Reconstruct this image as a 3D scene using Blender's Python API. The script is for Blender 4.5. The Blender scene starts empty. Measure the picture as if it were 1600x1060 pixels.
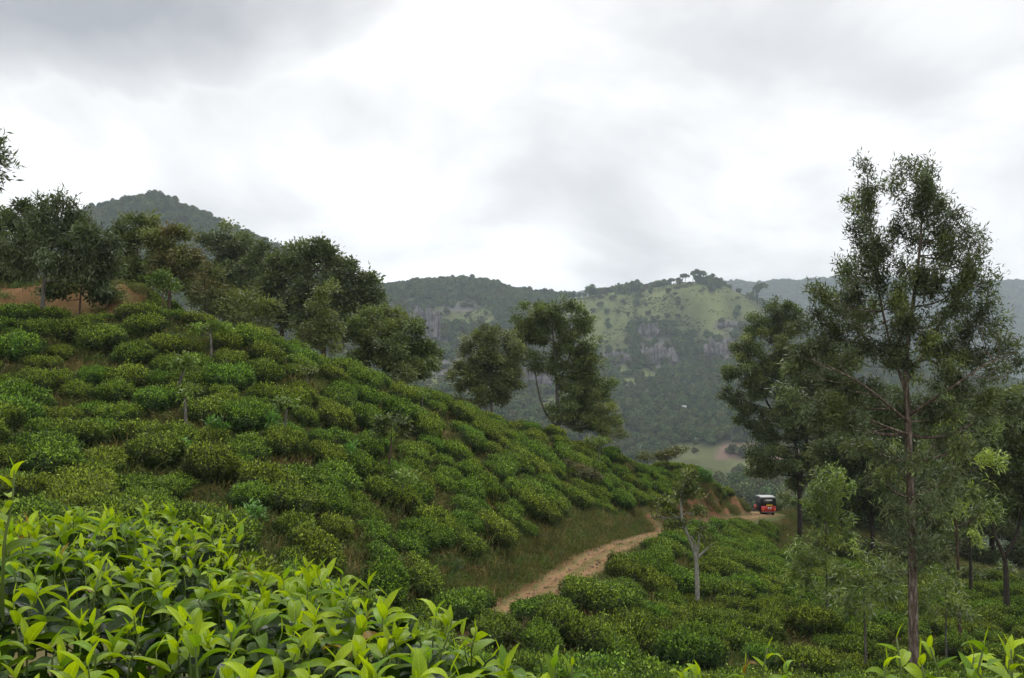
import bpy, math, random
import numpy as np
from mathutils import Matrix, Vector, Euler

rng = np.random.default_rng(7)
random.seed(7)
SC = bpy.context.scene
COL = SC.collection

# ------------------------------------------------------------------ camera
FPX = 1443.0                      # focal length in photo pixels (1600 wide)
PITCH = math.atan(90.0 / FPX)     # horizon at y = 620 of 1060
cam_d = bpy.data.cameras.new('camera')
cam_d.sensor_width = 36.0
cam_d.lens = 36.0 * FPX / 1600.0
cam_d.clip_start = 0.05
cam_d.clip_end = 20000
cam = bpy.data.objects.new('camera', cam_d)
cam.location = (0, 0, 0)
cam.rotation_euler = (math.pi / 2 + PITCH, 0, 0)
COL.objects.link(cam)
SC.camera = cam

# ------------------------------------------------------------------ render / exposure
SC.render.engine = 'CYCLES'
SC.view_settings.view_transform = 'Standard'
SC.view_settings.look = 'None'
SC.view_settings.gamma = 1.0
SC.view_settings.exposure = 0.12
SC.view_settings.use_curve_mapping = False
SC.cycles.adaptive_threshold = 0.02
SC.cycles.max_bounces = 6
SC.cycles.diffuse_bounces = 3
SC.cycles.glossy_bounces = 2
SC.cycles.transmission_bounces = 3
SC.cycles.volume_bounces = 0
SC.cycles.transparent_max_bounces = 4
SC.cycles.caustics_reflective = False
SC.cycles.caustics_refractive = False
try:
    SC.cycles.use_denoising = True
    SC.cycles.denoiser = 'OPENIMAGEDENOISE'
except Exception:
    pass

# ------------------------------------------------------------------ sky
SUN_EL, SUN_AZ = math.radians(58), math.radians(12)     # azimuth clockwise from +Y
W = bpy.data.worlds.new('World')
SC.world = W
W.use_nodes = True
nt = W.node_tree
nt.nodes.clear()


def N(tree, typ, **kw):
    n = tree.nodes.new(typ)
    for k, v in kw.items():
        setattr(n, k, v)
    return n


def mathn(tree, op, a, b=None, c=None, clamp=False):
    n = tree.nodes.new('ShaderNodeMath')
    n.operation = op
    n.use_clamp = clamp
    for i, v in enumerate((a, b, c)):
        if v is None:
            continue
        if isinstance(v, (int, float)):
            n.inputs[i].default_value = v
        else:
            tree.links.new(v, n.inputs[i])
    return n.outputs[0]


def vmath(tree, op, a, b=None):
    n = tree.nodes.new('ShaderNodeVectorMath')
    n.operation = op
    for i, v in enumerate((a, b)):
        if v is None:
            continue
        if isinstance(v, (tuple, list)):
            n.inputs[i].default_value = v
        else:
            tree.links.new(v, n.inputs[i])
    return n


def ramp(tree, fac, stops):
    n = tree.nodes.new('ShaderNodeValToRGB')
    cr = n.color_ramp
    while len(cr.elements) < len(stops):
        cr.elements.new(0.5)
    for e, (p, c) in zip(cr.elements, stops):
        e.position = p
        e.color = (*c, 1) if len(c) == 3 else c
    tree.links.new(fac, n.inputs[0])
    return n.outputs[0]


def sky():
    L = nt.links.new
    tc = N(nt, 'ShaderNodeTexCoord')
    dirn = vmath(nt, 'NORMALIZE', tc.outputs['Generated']).outputs[0]
    sep = N(nt, 'ShaderNodeSeparateXYZ')
    L(dirn, sep.inputs[0])
    zz = mathn(nt, 'ADD', mathn(nt, 'MAXIMUM', sep.outputs[2], 0.0), 0.42)
    comb = N(nt, 'ShaderNodeCombineXYZ')
    L(mathn(nt, 'DIVIDE', sep.outputs[0], zz), comb.inputs[0])
    L(mathn(nt, 'DIVIDE', sep.outputs[1], zz), comb.inputs[1])

    def noise(scale, detail, off, rough=0.5, dist=0.0):
        v = vmath(nt, 'ADD', comb.outputs[0], off).outputs[0]
        n = N(nt, 'ShaderNodeTexNoise')
        n.inputs['Scale'].default_value = scale
        n.inputs['Detail'].default_value = detail
        n.inputs['Roughness'].default_value = rough
        n.inputs['Distortion'].default_value = dist
        L(v, n.inputs['Vector'])
        return n.outputs['Fac']
    big = noise(1.0, 3.0, (3.1, 7.4, 0), 0.45, 0.2)
    mid = noise(2.2, 5.0, (1.7, 2.2, 0), 0.52, 0.35)
    s = mathn(nt, 'ADD', mathn(nt, 'MULTIPLY', big, 0.55), mathn(nt, 'MULTIPLY', mid, 0.45))
    # the heavy grey cloud overhead on the left
    dv = vmath(nt, 'SUBTRACT', dirn, (-0.50, 0.78, 0.43)).outputs[0]
    dl = vmath(nt, 'LENGTH', vmath(nt, 'MULTIPLY', dv, (1.0, 1.0, 2.1)).outputs[0]).outputs['Value']
    cl = mathn(nt, 'SUBTRACT', 0.34, mathn(nt, 'ADD', dl, mathn(nt, 'MULTIPLY', mathn(nt, 'SUBTRACT', mid, 0.5), -0.75)))
    cl = mathn(nt, 'MULTIPLY', mathn(nt, 'MAXIMUM', cl, 0.0), 1.6)
    cl = mathn(nt, 'MINIMUM', cl, 0.28)
    s2 = mathn(nt, 'SUBTRACT', s, mathn(nt, 'MULTIPLY', cl, 1.05))
    cloud = ramp(nt, s2, [(0.20, (0.42, 0.43, 0.455)), (0.33, (0.62, 0.625, 0.64)), (0.425, (0.82, 0.82, 0.825)),
                          (0.49, (1.06, 1.055, 1.05)), (0.60, (1.6, 1.59, 1.57))])
    st = N(nt, 'ShaderNodeTexSky')
    st.sky_type = 'NISHITA'
    st.sun_disc = False
    st.sun_elevation = SUN_EL
    st.sun_rotation = SUN_AZ
    st.altitude = 1200
    skys = vmath(nt, 'MULTIPLY', st.outputs[0], (0.09, 0.09, 0.09)).outputs[0]
    mix = N(nt, 'ShaderNodeMix')
    mix.data_type = 'RGBA'
    mix.inputs['Factor'].default_value = 0.95
    L(skys, mix.inputs['A'])
    L(cloud, mix.inputs['B'])
    bg = N(nt, 'ShaderNodeBackground')
    bg.inputs['Strength'].default_value = 1.0
    L(mix.outputs['Result'], bg.inputs['Color'])
    out = N(nt, 'ShaderNodeOutputWorld')
    L(bg.outputs[0], out.inputs['Surface'])


sky()

# ------------------------------------------------------------------ sun behind the overcast
sd = bpy.data.lights.new('sun', 'SUN')
sd.energy = 1.5
sd.angle = math.radians(12)
sd.color = (1.0, 0.97, 0.92)
so = bpy.data.objects.new('sun', sd)
sv = Vector((math.sin(SUN_AZ) * math.cos(SUN_EL), math.cos(SUN_AZ) * math.cos(SUN_EL), math.sin(SUN_EL)))
so.rotation_euler = sv.to_track_quat('Z', 'Y').to_euler()
so.location = (0, 0, 60)
COL.objects.link(so)


# ------------------------------------------------------------------ helpers
def at(px, py, d):
    """the point at ground distance d (along +Y) that a photo pixel looks at"""
    u, v = px - 800.0, 530.0 - py
    c, s = math.cos(PITCH), math.sin(PITCH)
    y = FPX * c - v * s
    z = FPX * s + v * c
    k = d / y
    return np.array([u * k, d, z * k])


def project(P):
    P = np.asarray(P, float)
    c, s = math.cos(PITCH), math.sin(PITCH)
    fy = P[..., 1] * c + P[..., 2] * s
    uz = -P[..., 1] * s + P[..., 2] * c
    return 800 + FPX * P[..., 0] / fy, 530 - FPX * uz / fy


def _hash(ix, iy, seed):
    h = (ix.astype(np.int64) * 374761393 + iy.astype(np.int64) * 668265263 + seed * 1442695041) & 0x7fffffff
    h = ((h ^ (h >> 13)) * 1274126177) & 0x7fffffff
    h = h ^ (h >> 16)
    return (h & 0xffffff) / float(0xffffff)


def vnoise(x, y, seed=0):
    x, y = np.asarray(x, float), np.asarray(y, float)
    ix, iy = np.floor(x), np.floor(y)
    fx, fy = x - ix, y - iy
    fx, fy = fx * fx * (3 - 2 * fx), fy * fy * (3 - 2 * fy)
    a = _hash(ix, iy, seed); b = _hash(ix + 1, iy, seed)
    c = _hash(ix, iy + 1, seed); d = _hash(ix + 1, iy + 1, seed)
    return (a * (1 - fx) + b * fx) * (1 - fy) + (c * (1 - fx) + d * fx) * fy


def fbm(x, y, seed=0, oct=4):
    s, a, t = 0, 0.5, 0
    for o in range(oct):
        s = s + a * vnoise(np.asarray(x) * 2 ** o, np.asarray(y) * 2 ** o, seed + 17 * o)
        t += a
        a *= 0.5
    return s / t          # 0..1


class TPS:
    """thin plate surface through scattered points"""
    def __init__(self, pts, sc, lam=1e-4):
        p = np.asarray(pts, float)
        self.sc = sc
        self.X = p[:, :2] / sc
        n = len(p)
        K = self._k(self.X, self.X) + lam * np.eye(n)
        P = np.c_[np.ones(n), self.X]
        A = np.block([[K, P], [P.T, np.zeros((3, 3))]])
        w = np.linalg.solve(A, np.r_[p[:, 2], 0, 0, 0])
        self.w, self.a = w[:n], w[n:]

    def _k(self, A, B):
        r2 = ((A[:, None, :] - B[None, :, :]) ** 2).sum(-1)
        return 0.5 * r2 * np.log(r2 + 1e-12)

    def __call__(self, x, y):
        sh = np.shape(x)
        q = np.c_[np.ravel(x), np.ravel(y)] / self.sc
        out = np.empty(len(q))
        for i in range(0, len(q), 20000):
            out[i:i + 20000] = self._k(q[i:i + 20000], self.X) @ self.w + self.a[0] + q[i:i + 20000] @ self.a[1:]
        return out.reshape(sh)


def smooth(a, b, x):
    t = np.clip((x - a) / (b - a), 0, 1)
    return t * t * (3 - 2 * t)


class MB:
    """collects geometry; build() links it as ONE mesh object"""
    def __init__(self):
        self.V, self.Q, self.T, self.C, self.n = [], [], [], [], 0

    def add(self, V, Q=None, T=None, col=(1, 1, 1)):
        V = np.asarray(V, float).reshape(-1, 3)
        self.V.append(V)
        if Q is not None and len(Q):
            self.Q.append(np.asarray(Q, np.int64).reshape(-1, 4) + self.n)
        if T is not None and len(T):
            self.T.append(np.asarray(T, np.int64).reshape(-1, 3) + self.n)
        c = np.asarray(col, float)
        if c.ndim == 1:
            c = np.broadcast_to(c, (len(V), 3))
        self.C.append(c)
        self.n += len(V)
        return self

    def tube(self, pts, rad, sides=6, col=(1, 1, 1), cap=True):
        pts = np.asarray(pts, float)
        n = len(pts)
        rad = np.broadcast_to(np.asarray(rad, float), (n,))
        tang = np.gradient(pts, axis=0)
        tang /= np.linalg.norm(tang, axis=1)[:, None] + 1e-9
        ref = np.array([0.31, 0.95, 0.05]) if abs(tang[0][2]) > 0.5 else np.array([0.05, 0.1, 1.0])
        a = np.cross(tang, ref); a /= np.linalg.norm(a, axis=1)[:, None] + 1e-9
        b = np.cross(tang, a)
        th = np.arange(sides) * 2 * math.pi / sides
        V = pts[:, None, :] + rad[:, None, None] * (np.cos(th)[None, :, None] * a[:, None, :] + np.sin(th)[None, :, None] * b[:, None, :])
        V = V.reshape(-1, 3)
        i = np.arange(n - 1)[:, None] * sides
        j = np.arange(sides)[None, :]
        j2 = (j + 1) % sides
        Q = np.stack([i + j, i + j2, i + sides + j2, i + sides + j], -1).reshape(-1, 4)
        T = []
        if cap:
            for k in range(1, sides - 1):
                T.append((0, k + 1, k))
                o = (n - 1) * sides
                T.append((o, o + k, o + k + 1))
        return self.add(V, Q, T if T else None, col)

    def box(self, lo, hi, col=(1, 1, 1), M=None):
        x0, y0, z0 = lo; x1, y1, z1 = hi
        V = np.array([(x0, y0, z0), (x1, y0, z0), (x1, y1, z0), (x0, y1, z0), (x0, y0, z1), (x1, y0, z1), (x1, y1, z1), (x0, y1, z1)], float)
        if M is not None:
            V = V @ np.array(M.to_3x3()).T + np.array(M.translation)
        return self.add(V, [(0, 3, 2, 1), (4, 5, 6, 7), (0, 1, 5, 4), (1, 2, 6, 5), (2, 3, 7, 6), (3, 0, 4, 7)], None, col)

    def leaves(self, P, D, Nn, L, Wd, col, fold=0.18):
        """leaf-sized quads: P base points, D length direction, Nn rough normal"""
        n = len(P)
        if n == 0:
            return self
        D = D / (np.linalg.norm(D, axis=1)[:, None] + 1e-9)
        S = np.cross(D, Nn); S /= np.linalg.norm(S, axis=1)[:, None] + 1e-9
        U = np.cross(S, D)
        L = np.broadcast_to(L, (n,))[:, None]
        Wd = np.broadcast_to(Wd, (n,))[:, None]
        m = P + D * L * 0.45 + U * Wd * fold
        V = np.stack([P, m + S * Wd / 2, P + D * L, m - S * Wd / 2], 1).reshape(-1, 3)
        Q = np.arange(n * 4).reshape(n, 4)
        c = np.asarray(col, float)
        if c.ndim == 2:
            c = np.repeat(c, 4, axis=0)
        return self.add(V, Q, None, c)

    def mesh(self, name, mat, smooth_shade=False):
        V = np.concatenate(self.V)
        Q = np.concatenate(self.Q) if self.Q else np.zeros((0, 4), np.int64)
        T = np.concatenate(self.T) if self.T else np.zeros((0, 3), np.int64)
        me = bpy.data.meshes.new(name)
        me.vertices.add(len(V))
        me.vertices.foreach_set('co', V.astype(np.float32).ravel())
        nl = len(Q) * 4 + len(T) * 3
        me.loops.add(nl)
        me.loops.foreach_set('vertex_index', np.concatenate([Q.ravel(), T.ravel()]).astype(np.int32))
        me.polygons.add(len(Q) + len(T))
        ls = np.concatenate([np.arange(len(Q)) * 4, len(Q) * 4 + np.arange(len(T)) * 3]).astype(np.int32)
        me.polygons.foreach_set('loop_start', ls)
        if smooth_shade:
            me.polygons.foreach_set('use_smooth', np.ones(len(Q) + len(T), bool))
        at_ = me.attributes.new('col', 'FLOAT_COLOR', 'POINT')
        C = np.concatenate(self.C)
        at_.data.foreach_set('color', np.c_[C, np.ones(len(C))].astype(np.float32).ravel())
        me.update(calc_edges=True)
        me.validate()
        if mat:
            me.materials.append(mat)
        return me

    def build(self, name, mat, parent=None, smooth_shade=False):
        o = bpy.data.objects.new(name, self.mesh(name, mat, smooth_shade))
        COL.objects.link(o)
        if parent:
            o.parent = parent
        return o


def tag(o, label=None, cat=None, group=None, kind=None):
    if label: o['label'] = label
    if cat: o['category'] = cat
    if group: o['group'] = group
    if kind: o['kind'] = kind
    return o


def empty(name, loc, rz=0.0):
    o = bpy.data.objects.new(name, None)
    o.empty_display_size = 0.2
    o.location = loc
    o.rotation_euler = (0, 0, rz)
    COL.objects.link(o)
    return o


# ------------------------------------------------------------------ materials
def material(name):
    m = bpy.data.materials.new(name)
    m.use_nodes = True
    t = m.node_tree
    b = t.nodes['Principled BSDF']
    return m, t, b


def mat_plain(name, col, rough=0.6, spec=0.4, metal=0.0, vary=0.12, scale=8.0, bump=0.0):
    m, t, b = material(name)
    tc = N(t, 'ShaderNodeTexCoord')
    n = N(t, 'ShaderNodeTexNoise')
    n.inputs['Scale'].default_value = scale
    n.inputs['Detail'].default_value = 5
    t.links.new(tc.outputs['Object'], n.inputs['Vector'])
    lo = tuple(c * (1 - vary) for c in col); hi = tuple(min(1, c * (1 + vary)) for c in col)
    t.links.new(ramp(t, n.outputs['Fac'], [(0.3, lo), (0.7, hi)]), b.inputs['Base Color'])
    b.inputs['Roughness'].default_value = rough
    b.inputs['Specular IOR Level'].default_value = spec
    b.inputs['Metallic'].default_value = metal
    if bump:
        bp = N(t, 'ShaderNodeBump')
        bp.inputs['Strength'].default_value = bump
        bp.inputs['Distance'].default_value = 0.02
        t.links.new(n.outputs['Fac'], bp.inputs['Height'])
        t.links.new(bp.outputs[0], b.inputs['Normal'])
    return m


def mat_leaf(name, rough=0.5, spec=0.35, transl=0.25, objvar=0.0):
    """foliage: colour of each leaf from the mesh, a little light through the blade"""
    m, t, b = material(name)
    a = N(t, 'ShaderNodeAttribute', attribute_name='col')
    colr = a.outputs['Color']
    if objvar:
        oi = N(t, 'ShaderNodeObjectInfo')
        hs = N(t, 'ShaderNodeHueSaturation')
        t.links.new(colr, hs.inputs['Color'])
        t.links.new(mathn(t, 'ADD', 1 - objvar, mathn(t, 'MULTIPLY', oi.outputs['Random'], 2 * objvar)), hs.inputs['Value'])
        t.links.new(mathn(t, 'ADD', 0.5 - 0.03 * objvar / 0.2, mathn(t, 'MULTIPLY', mathn(t, 'FRACT', mathn(t, 'MULTIPLY', oi.outputs['Random'], 7.31)), 0.055 * objvar / 0.2)), hs.inputs['Hue'])
        colr = hs.outputs[0]
    t.links.new(colr, b.inputs['Base Color'])
    b.inputs['Roughness'].default_value = rough
    b.inputs['Specular IOR Level'].default_value = spec
    if transl:
        tr = N(t, 'ShaderNodeBsdfTranslucent')
        mul = vmath(t, 'MULTIPLY', colr, (1.25, 1.3, 0.7)).outputs[0]
        t.links.new(mul, tr.inputs['Color'])
        mx = N(t, 'ShaderNodeMixShader')
        mx.inputs[0].default_value = transl
        t.links.new(b.outputs[0], mx.inputs[1])
        t.links.new(tr.outputs[0], mx.inputs[2])
        t.links.new(mx.outputs[0], t.nodes['Material Output'].inputs['Surface'])
    return m


def mat_ground(name, scale, bump=0.4, dist=0.05, vary=0.35):
    """earth / grass: colour from the mesh, broken up by fine noise"""
    m, t, b = material(name)
    a = N(t, 'ShaderNodeAttribute', attribute_name='col')
    tc = N(t, 'ShaderNodeTexCoord')
    n1 = N(t, 'ShaderNodeTexNoise'); n1.inputs['Scale'].default_value = scale; n1.inputs['Detail'].default_value = 8
    n1.inputs['Roughness'].default_value = 0.65
    t.links.new(tc.outputs['Object'], n1.inputs['Vector'])
    f = mathn(t, 'ADD', 1 - vary, mathn(t, 'MULTIPLY', n1.outputs['Fac'], 2 * vary))
    cm = N(t, 'ShaderNodeVectorMath', operation='SCALE')
    t.links.new(a.outputs['Color'], cm.inputs[0])
    t.links.new(f, cm.inputs['Scale'])
    t.links.new(cm.outputs[0], b.inputs['Base Color'])
    b.inputs['Roughness'].default_value = 0.95
    b.inputs['Specular IOR Level'].default_value = 0.1
    bp = N(t, 'ShaderNodeBump'); bp.inputs['Strength'].default_value = bump; bp.inputs['Distance'].default_value = dist
    t.links.new(n1.outputs['Fac'], bp.inputs['Height'])
    t.links.new(bp.outputs[0], b.inputs['Normal'])
    return m


def mat_bark(name, col, pale=None, scale=6.0):
    m, t, b = material(name)
    tc = N(t, 'ShaderNodeTexCoord')
    mp = N(t, 'ShaderNodeMapping'); mp.inputs['Scale'].default_value = (3, 3, 0.7)
    t.links.new(tc.outputs['Object'], mp.inputs['Vector'])
    n = N(t, 'ShaderNodeTexNoise'); n.inputs['Scale'].default_value = scale; n.inputs['Detail'].default_value = 8
    n.inputs['Roughness'].default_value = 0.7
    t.links.new(mp.outputs[0], n.inputs['Vector'])
    pale = pale or tuple(min(1, c * 1.9) for c in col)
    dark = tuple(c * 0.55 for c in col)
    t.links.new(ramp(t, n.outputs['Fac'], [(0.33, dark), (0.5, col), (0.68, pale)]), b.inputs['Base Color'])
    b.inputs['Roughness'].default_value = 0.9
    b.inputs['Specular IOR Level'].default_value = 0.15
    bp = N(t, 'ShaderNodeBump'); bp.inputs['Strength'].default_value = 0.7; bp.inputs['Distance'].default_value = 0.03
    t.links.new(n.outputs['Fac'], bp.inputs['Height'])
    t.links.new(bp.outputs[0], b.inputs['Normal'])
    return m


M_LEAF = mat_leaf('tree_foliage', 0.5, 0.35, 0.25)
M_TEA = mat_leaf('tea_foliage', 0.5, 0.22, 0.25, objvar=0.16)
M_FAR = mat_leaf('far_foliage', 0.8, 0.1, 0.0, objvar=0.3)
M_GRASS = mat_leaf('grass_blades', 0.7, 0.15, 0.2, objvar=0.2)
M_SOIL = mat_ground('hillside_earth', 5.0, 0.8, 0.06)
M_ROAD = mat_ground('track_earth', 7.0, 0.8, 0.05, 0.3)
M_FARG = mat_ground('valley_ground', 0.03, 0.6, 3.0, 0.4)
M_ROCK = mat_plain('cliff_rock', (0.095, 0.09, 0.088), 0.9, 0.2, 0, 0.6, 0.15, 0.6)
M_BARK = mat_bark('brown_bark', (0.085, 0.06, 0.045))
M_BARKH = mat_bark('mottled_bark', (0.115, 0.085, 0.066), (0.36, 0.31, 0.26), 3.5)
M_BARKD = mat_bark('dark_bark', (0.045, 0.037, 0.03))
M_BARKG = mat_bark('grey_bark', (0.12, 0.11, 0.095))
M_BARKP = mat_bark('pale_lichen_bark', (0.30, 0.29, 0.25), (0.55, 0.54, 0.48), 9)

# ------------------------------------------------------------------ near terrain
CP = [  # photo pixel, photo pixel, distance: where the tea slope lies
    (0, 478, 33), (0, 560, 28.5), (0, 640, 24.5), (0, 720, 20.5), (0, 790, 17),
    (200, 482, 35), (200, 560, 31), (200, 640, 27), (200, 720, 23), (200, 800, 19.5),
    (330, 486, 36.5), (400, 512, 38), (400, 580, 33.5), (400, 660, 28.5), (400, 740, 24.5), (400, 820, 21), (400, 870, 19),
    (500, 552, 41), (590, 586, 44), (600, 650, 38), (600, 720, 32.5), (600, 800, 27), (600, 870, 23.5), (600, 920, 21),
    (750, 632, 52), (750, 690, 44), (750, 770, 36), (750, 850, 30), (750, 910, 26.5), (700, 960, 23.5),
    (860, 670, 60), (850, 725, 51), (850, 790, 42.5), (850, 860, 36),
    (960, 700, 68), (950, 745, 60), (950, 790, 52), (960, 828, 46),
    (1060, 728, 76), (1050, 770, 68), (1060, 803, 62), (1150, 772, 84), (1155, 792, 81),
    (900, 1000, 24), (1000, 960, 27.5), (1000, 1040, 21.5), (1000, 900, 35), (1200, 1000, 26), (1200, 920, 36), (1200, 860, 52),
    (1400, 1040, 25), (1400, 960, 34), (1550, 960, 36), (1550, 900, 50), (1300, 900, 45), (1210, 828, 72), (1300, 850, 66), (1450, 870, 62),
    (1800, 980, 40), (1800, 930, 55),
    (780, 975, 25), (860, 925, 30), (940, 872, 38), (1000, 845, 47), (1080, 825, 60), (1150, 813, 74), (1195, 806, 86), (1240, 806, 92),
]
pts = [at(*c) - np.array([0, 0, (1.15 if c[0] < 450 and c[1] < 600 else 0.8) if i < len(CP) - 8 else 0.0]) for i, c in enumerate(CP)]
XYZ = [  # ground near the camera and behind the crest
    (0, 0, -1.55), (-4, 0, -1.5), (4, 0, -1.7), (0, -6, -0.9), (-8, -6, -0.4), (8, -6, -1.4), (0, 3, -1.75), (-3, 3, -1.6),
    (0, 6, -2.9), (0, 10, -4.2), (5, 10, -4.6), (10, 10, -5.2), (-6, 8, -2.2), (-6, 12, -2.6), (-12, 10, -1.7), (-2, 15, -4.3),
    (3, 16, -5.6), (10, 17, -6.2), (18, 15, -7.2), (-20, 20, -0.6), (-25, 33, 2.3),
    (-18.5, 41, 2.2), (-12, 44, 1.9), (-8, 50, 0.5), (-4, 60, -3.5), (3, 75, -10), (12, 90, -17), (20, 105, -22), (35, 110, -23),
    (-28, 46, 3.4), (-22, 48, 3.0), (-30, 60, 5.5), (-15, 62, 1.0), (-30, 90, 3.0), (-10, 90, -8), (-45, 50, 8), (-45, 25, 5), (-45, 100, 4),
    (5, 120, -28), (30, 130, -33), (60, 120, -32), (50, 80, -18), (65, 60, -15), (60, 30, -11), (40, 15, -9), (-30, 130, -6), (30, 95, -12.8),
    (38, 92, -15), (45, 100, -24),
]
TERR = TPS(pts + [np.array(p) for p in XYZ], 10.0, 2e-3)
ROAD = [(640, 1040, 21.5), (705, 1012, 22.8), (780, 972, 25), (860, 925, 30), (940, 871, 38), (1000, 845, 47), (1080, 825, 60), (1150, 812, 74), (1195, 804.5, 86)]
rp = np.array([at(*c) for c in ROAD] + [at(1195, 804.5, 86) + np.array([1.2, 9, -0.9]), at(1195, 804.5, 86) + np.array([7, 17, -2.6])])


def catmull(P, k=14):
    P = np.asarray(P, float)
    Pp = np.vstack([2 * P[0] - P[1], P, 2 * P[-1] - P[-2]])
    out = []
    for i in range(1, len(Pp) - 2):
        p0, p1, p2, p3 = Pp[i - 1:i + 3]
        for t in np.arange(k) / k:
            out.append(0.5 * ((2 * p1) + (-p0 + p2) * t + (2 * p0 - 5 * p1 + 4 * p2 - p3) * t * t + (-p0 + 3 * p1 - 3 * p2 + p3) * t ** 3))
    out.append(P[-1])
    return np.array(out)


RC = catmull(rp, 14)


def road_info(x, y):
    """distance to the track, its height, and which side (+ uphill/left)"""
    q = np.c_[np.ravel(x), np.ravel(y)]
    d = np.empty(len(q)); z = np.empty(len(q)); s = np.empty(len(q))
    tg = np.gradient(RC[:, :2], axis=0)
    for i in range(0, len(q), 20000):
        r = q[i:i + 20000, None, :] - RC[None, :, :2]
        dd = (r ** 2).sum(-1)
        k = dd.argmin(1)
        d[i:i + 20000] = np.sqrt(dd[np.arange(len(k)), k])
        z[i:i + 20000] = RC[k, 2]
        rr = r[np.arange(len(k)), k]
        s[i:i + 20000] = np.sign(tg[k, 0] * rr[:, 1] - tg[k, 1] * rr[:, 0])
    sh = np.shape(x)
    return d.reshape(sh), z.reshape(sh), s.reshape(sh)


GX0, GX1, GY0, GY1, GS = -48.0, 72.0, -7.0, 132.0, 0.4
gx = np.arange(GX0, GX1 + 1e-6, GS); gy = np.arange(GY0, GY1 + 1e-6, GS)
XX, YY = np.meshgrid(gx, gy)
ZZ = TERR(XX, YY)
rd, rz_, rs = road_info(XX, YY)
ZZ = ZZ + (fbm(XX * 0.22, YY * 0.22, 3) - 0.5) * 0.9 * smooth(2, 6, rd) * smooth(4, 12, np.hypot(XX, YY))
ZZ = ZZ + (fbm(XX * 0.9, YY * 0.9, 5) - 0.5) * 0.25
up = rs > 0
inner = 1.1
outer = np.where(up, 2.5, 3.8)
tt = np.clip((rd - inner) / (outer - inner), 0, 1); tt = tt * tt * (3 - 2 * tt)
near_bank = np.where(up & (YY > 24) & (rd < 7), np.exp(-((rd - 3.0) / 2.2) ** 2), 0) * smooth(24, 34, YY)
ZZ = ZZ * tt + rz_ * (1 - tt) + near_bank * (0.35 + 0.55 * smooth(58, 70, YY)) * (0.6 + 0.8 * fbm(XX * 0.5, YY * 0.5, 47)) * tt
# red earth bank behind the crest on the far left
bkz = 5.0 + (fbm(XX * 0.4, YY * 0.4, 13) - 0.5) * 1.0
bk = smooth(-16.6, -18.0, XX) * smooth(40.0, 41.3, YY + (fbm(XX * 0.5, YY * 0.5, 9) - 0.5) * 1.6) * smooth(50, 46, YY)
ZZ = ZZ * (1 - bk) + np.maximum(ZZ, bkz) * bk
heap = np.maximum(0, 1 - np.hypot((XX + 17.0) / 1.3, (YY - 39.6) / 1.5))
ZZ = ZZ + heap * 2.4


def H(x, y):
    x = np.asarray(x, float); y = np.asarray(y, float)
    fx = np.clip((x - GX0) / GS, 0, len(gx) - 1.001); fy = np.clip((y - GY0) / GS, 0, len(gy) - 1.001)
    ix, iy = fx.astype(int), fy.astype(int)
    ax, ay = fx - ix, fy - iy
    return (ZZ[iy, ix] * (1 - ax) + ZZ[iy, ix + 1] * ax) * (1 - ay) + (ZZ[iy + 1, ix] * (1 - ax) + ZZ[iy + 1, ix + 1] * ax) * ay


def hit(px, py, dmin=8.0, dmax=125.0):
    """where the line of sight through a photo pixel meets the near slope"""
    ds = np.arange(dmin, dmax, 0.1)
    r = at(px, py, 1.0)
    below = ds * r[2] < H(ds * r[0], ds)
    i = int(np.argmax(below)) if below.any() else len(ds) - 1
    d = ds[i]
    return np.array([d * r[0], d, float(H(d * r[0], d))])


def visible(P, lift=0.0):
    """does the near terrain leave these points in view of the camera?"""
    P = np.asarray(P, float)
    ok = np.ones(len(P), bool)
    for t in np.linspace(0.15, 0.97, 60):
        Q = P * t
        ok &= Q[:, 2] > H(Q[:, 0], Q[:, 1]) + lift
    return ok


gryy, grxx = np.gradient(ZZ, GS)
slope = np.hypot(grxx, gryy)
f1 = fbm(XX * 0.35, YY * 0.35, 21); f2 = fbm(XX * 1.3, YY * 1.3, 33)
ca, cb, cc = np.array([0.085, 0.095, 0.030]), np.array([0.125, 0.105, 0.045]), np.array([0.24, 0.123, 0.062])
k1 = smooth(0.45, 0.62, f1)[..., None]
gcol = ca * (1 - k1) + cb * k1
soilm = np.maximum(smooth(0.60, 0.70, f2 * 0.6 + f1 * 0.4) * 0.4, smooth(0.75, 1.05, slope) * (up & (rd < 4.2) & (YY > 44)) * smooth(np.where(YY > 62, 0.28, 0.40), np.where(YY > 62, 0.42, 0.56), f2))
soilm = np.maximum(soilm, ((rd < 1.25) * 0.6))
soilm = np.maximum(soilm, bk * 0.85 * smooth(0.05, 0.3, bk) * smooth(47, 44, YY))
soilm = np.maximum(soilm, smooth(0.05, 0.3, heap) * 1.0)[..., None]
gcol = gcol * (1 - soilm) + cc * soilm
mb = MB()
ny, nx = XX.shape
idx = np.arange(ny * nx).reshape(ny, nx)
Q = np.stack([idx[:-1, :-1], idx[:-1, 1:], idx[1:, 1:], idx[1:, :-1]], -1).reshape(-1, 4)
mb.add(np.stack([XX, YY, ZZ], -1).reshape(-1, 3), Q, None, gcol.reshape(-1, 3))
tag(mb.build('hillside', M_SOIL, None, True), 'brown green earth slope under the tea bushes', 'hillside', kind='structure')

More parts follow.
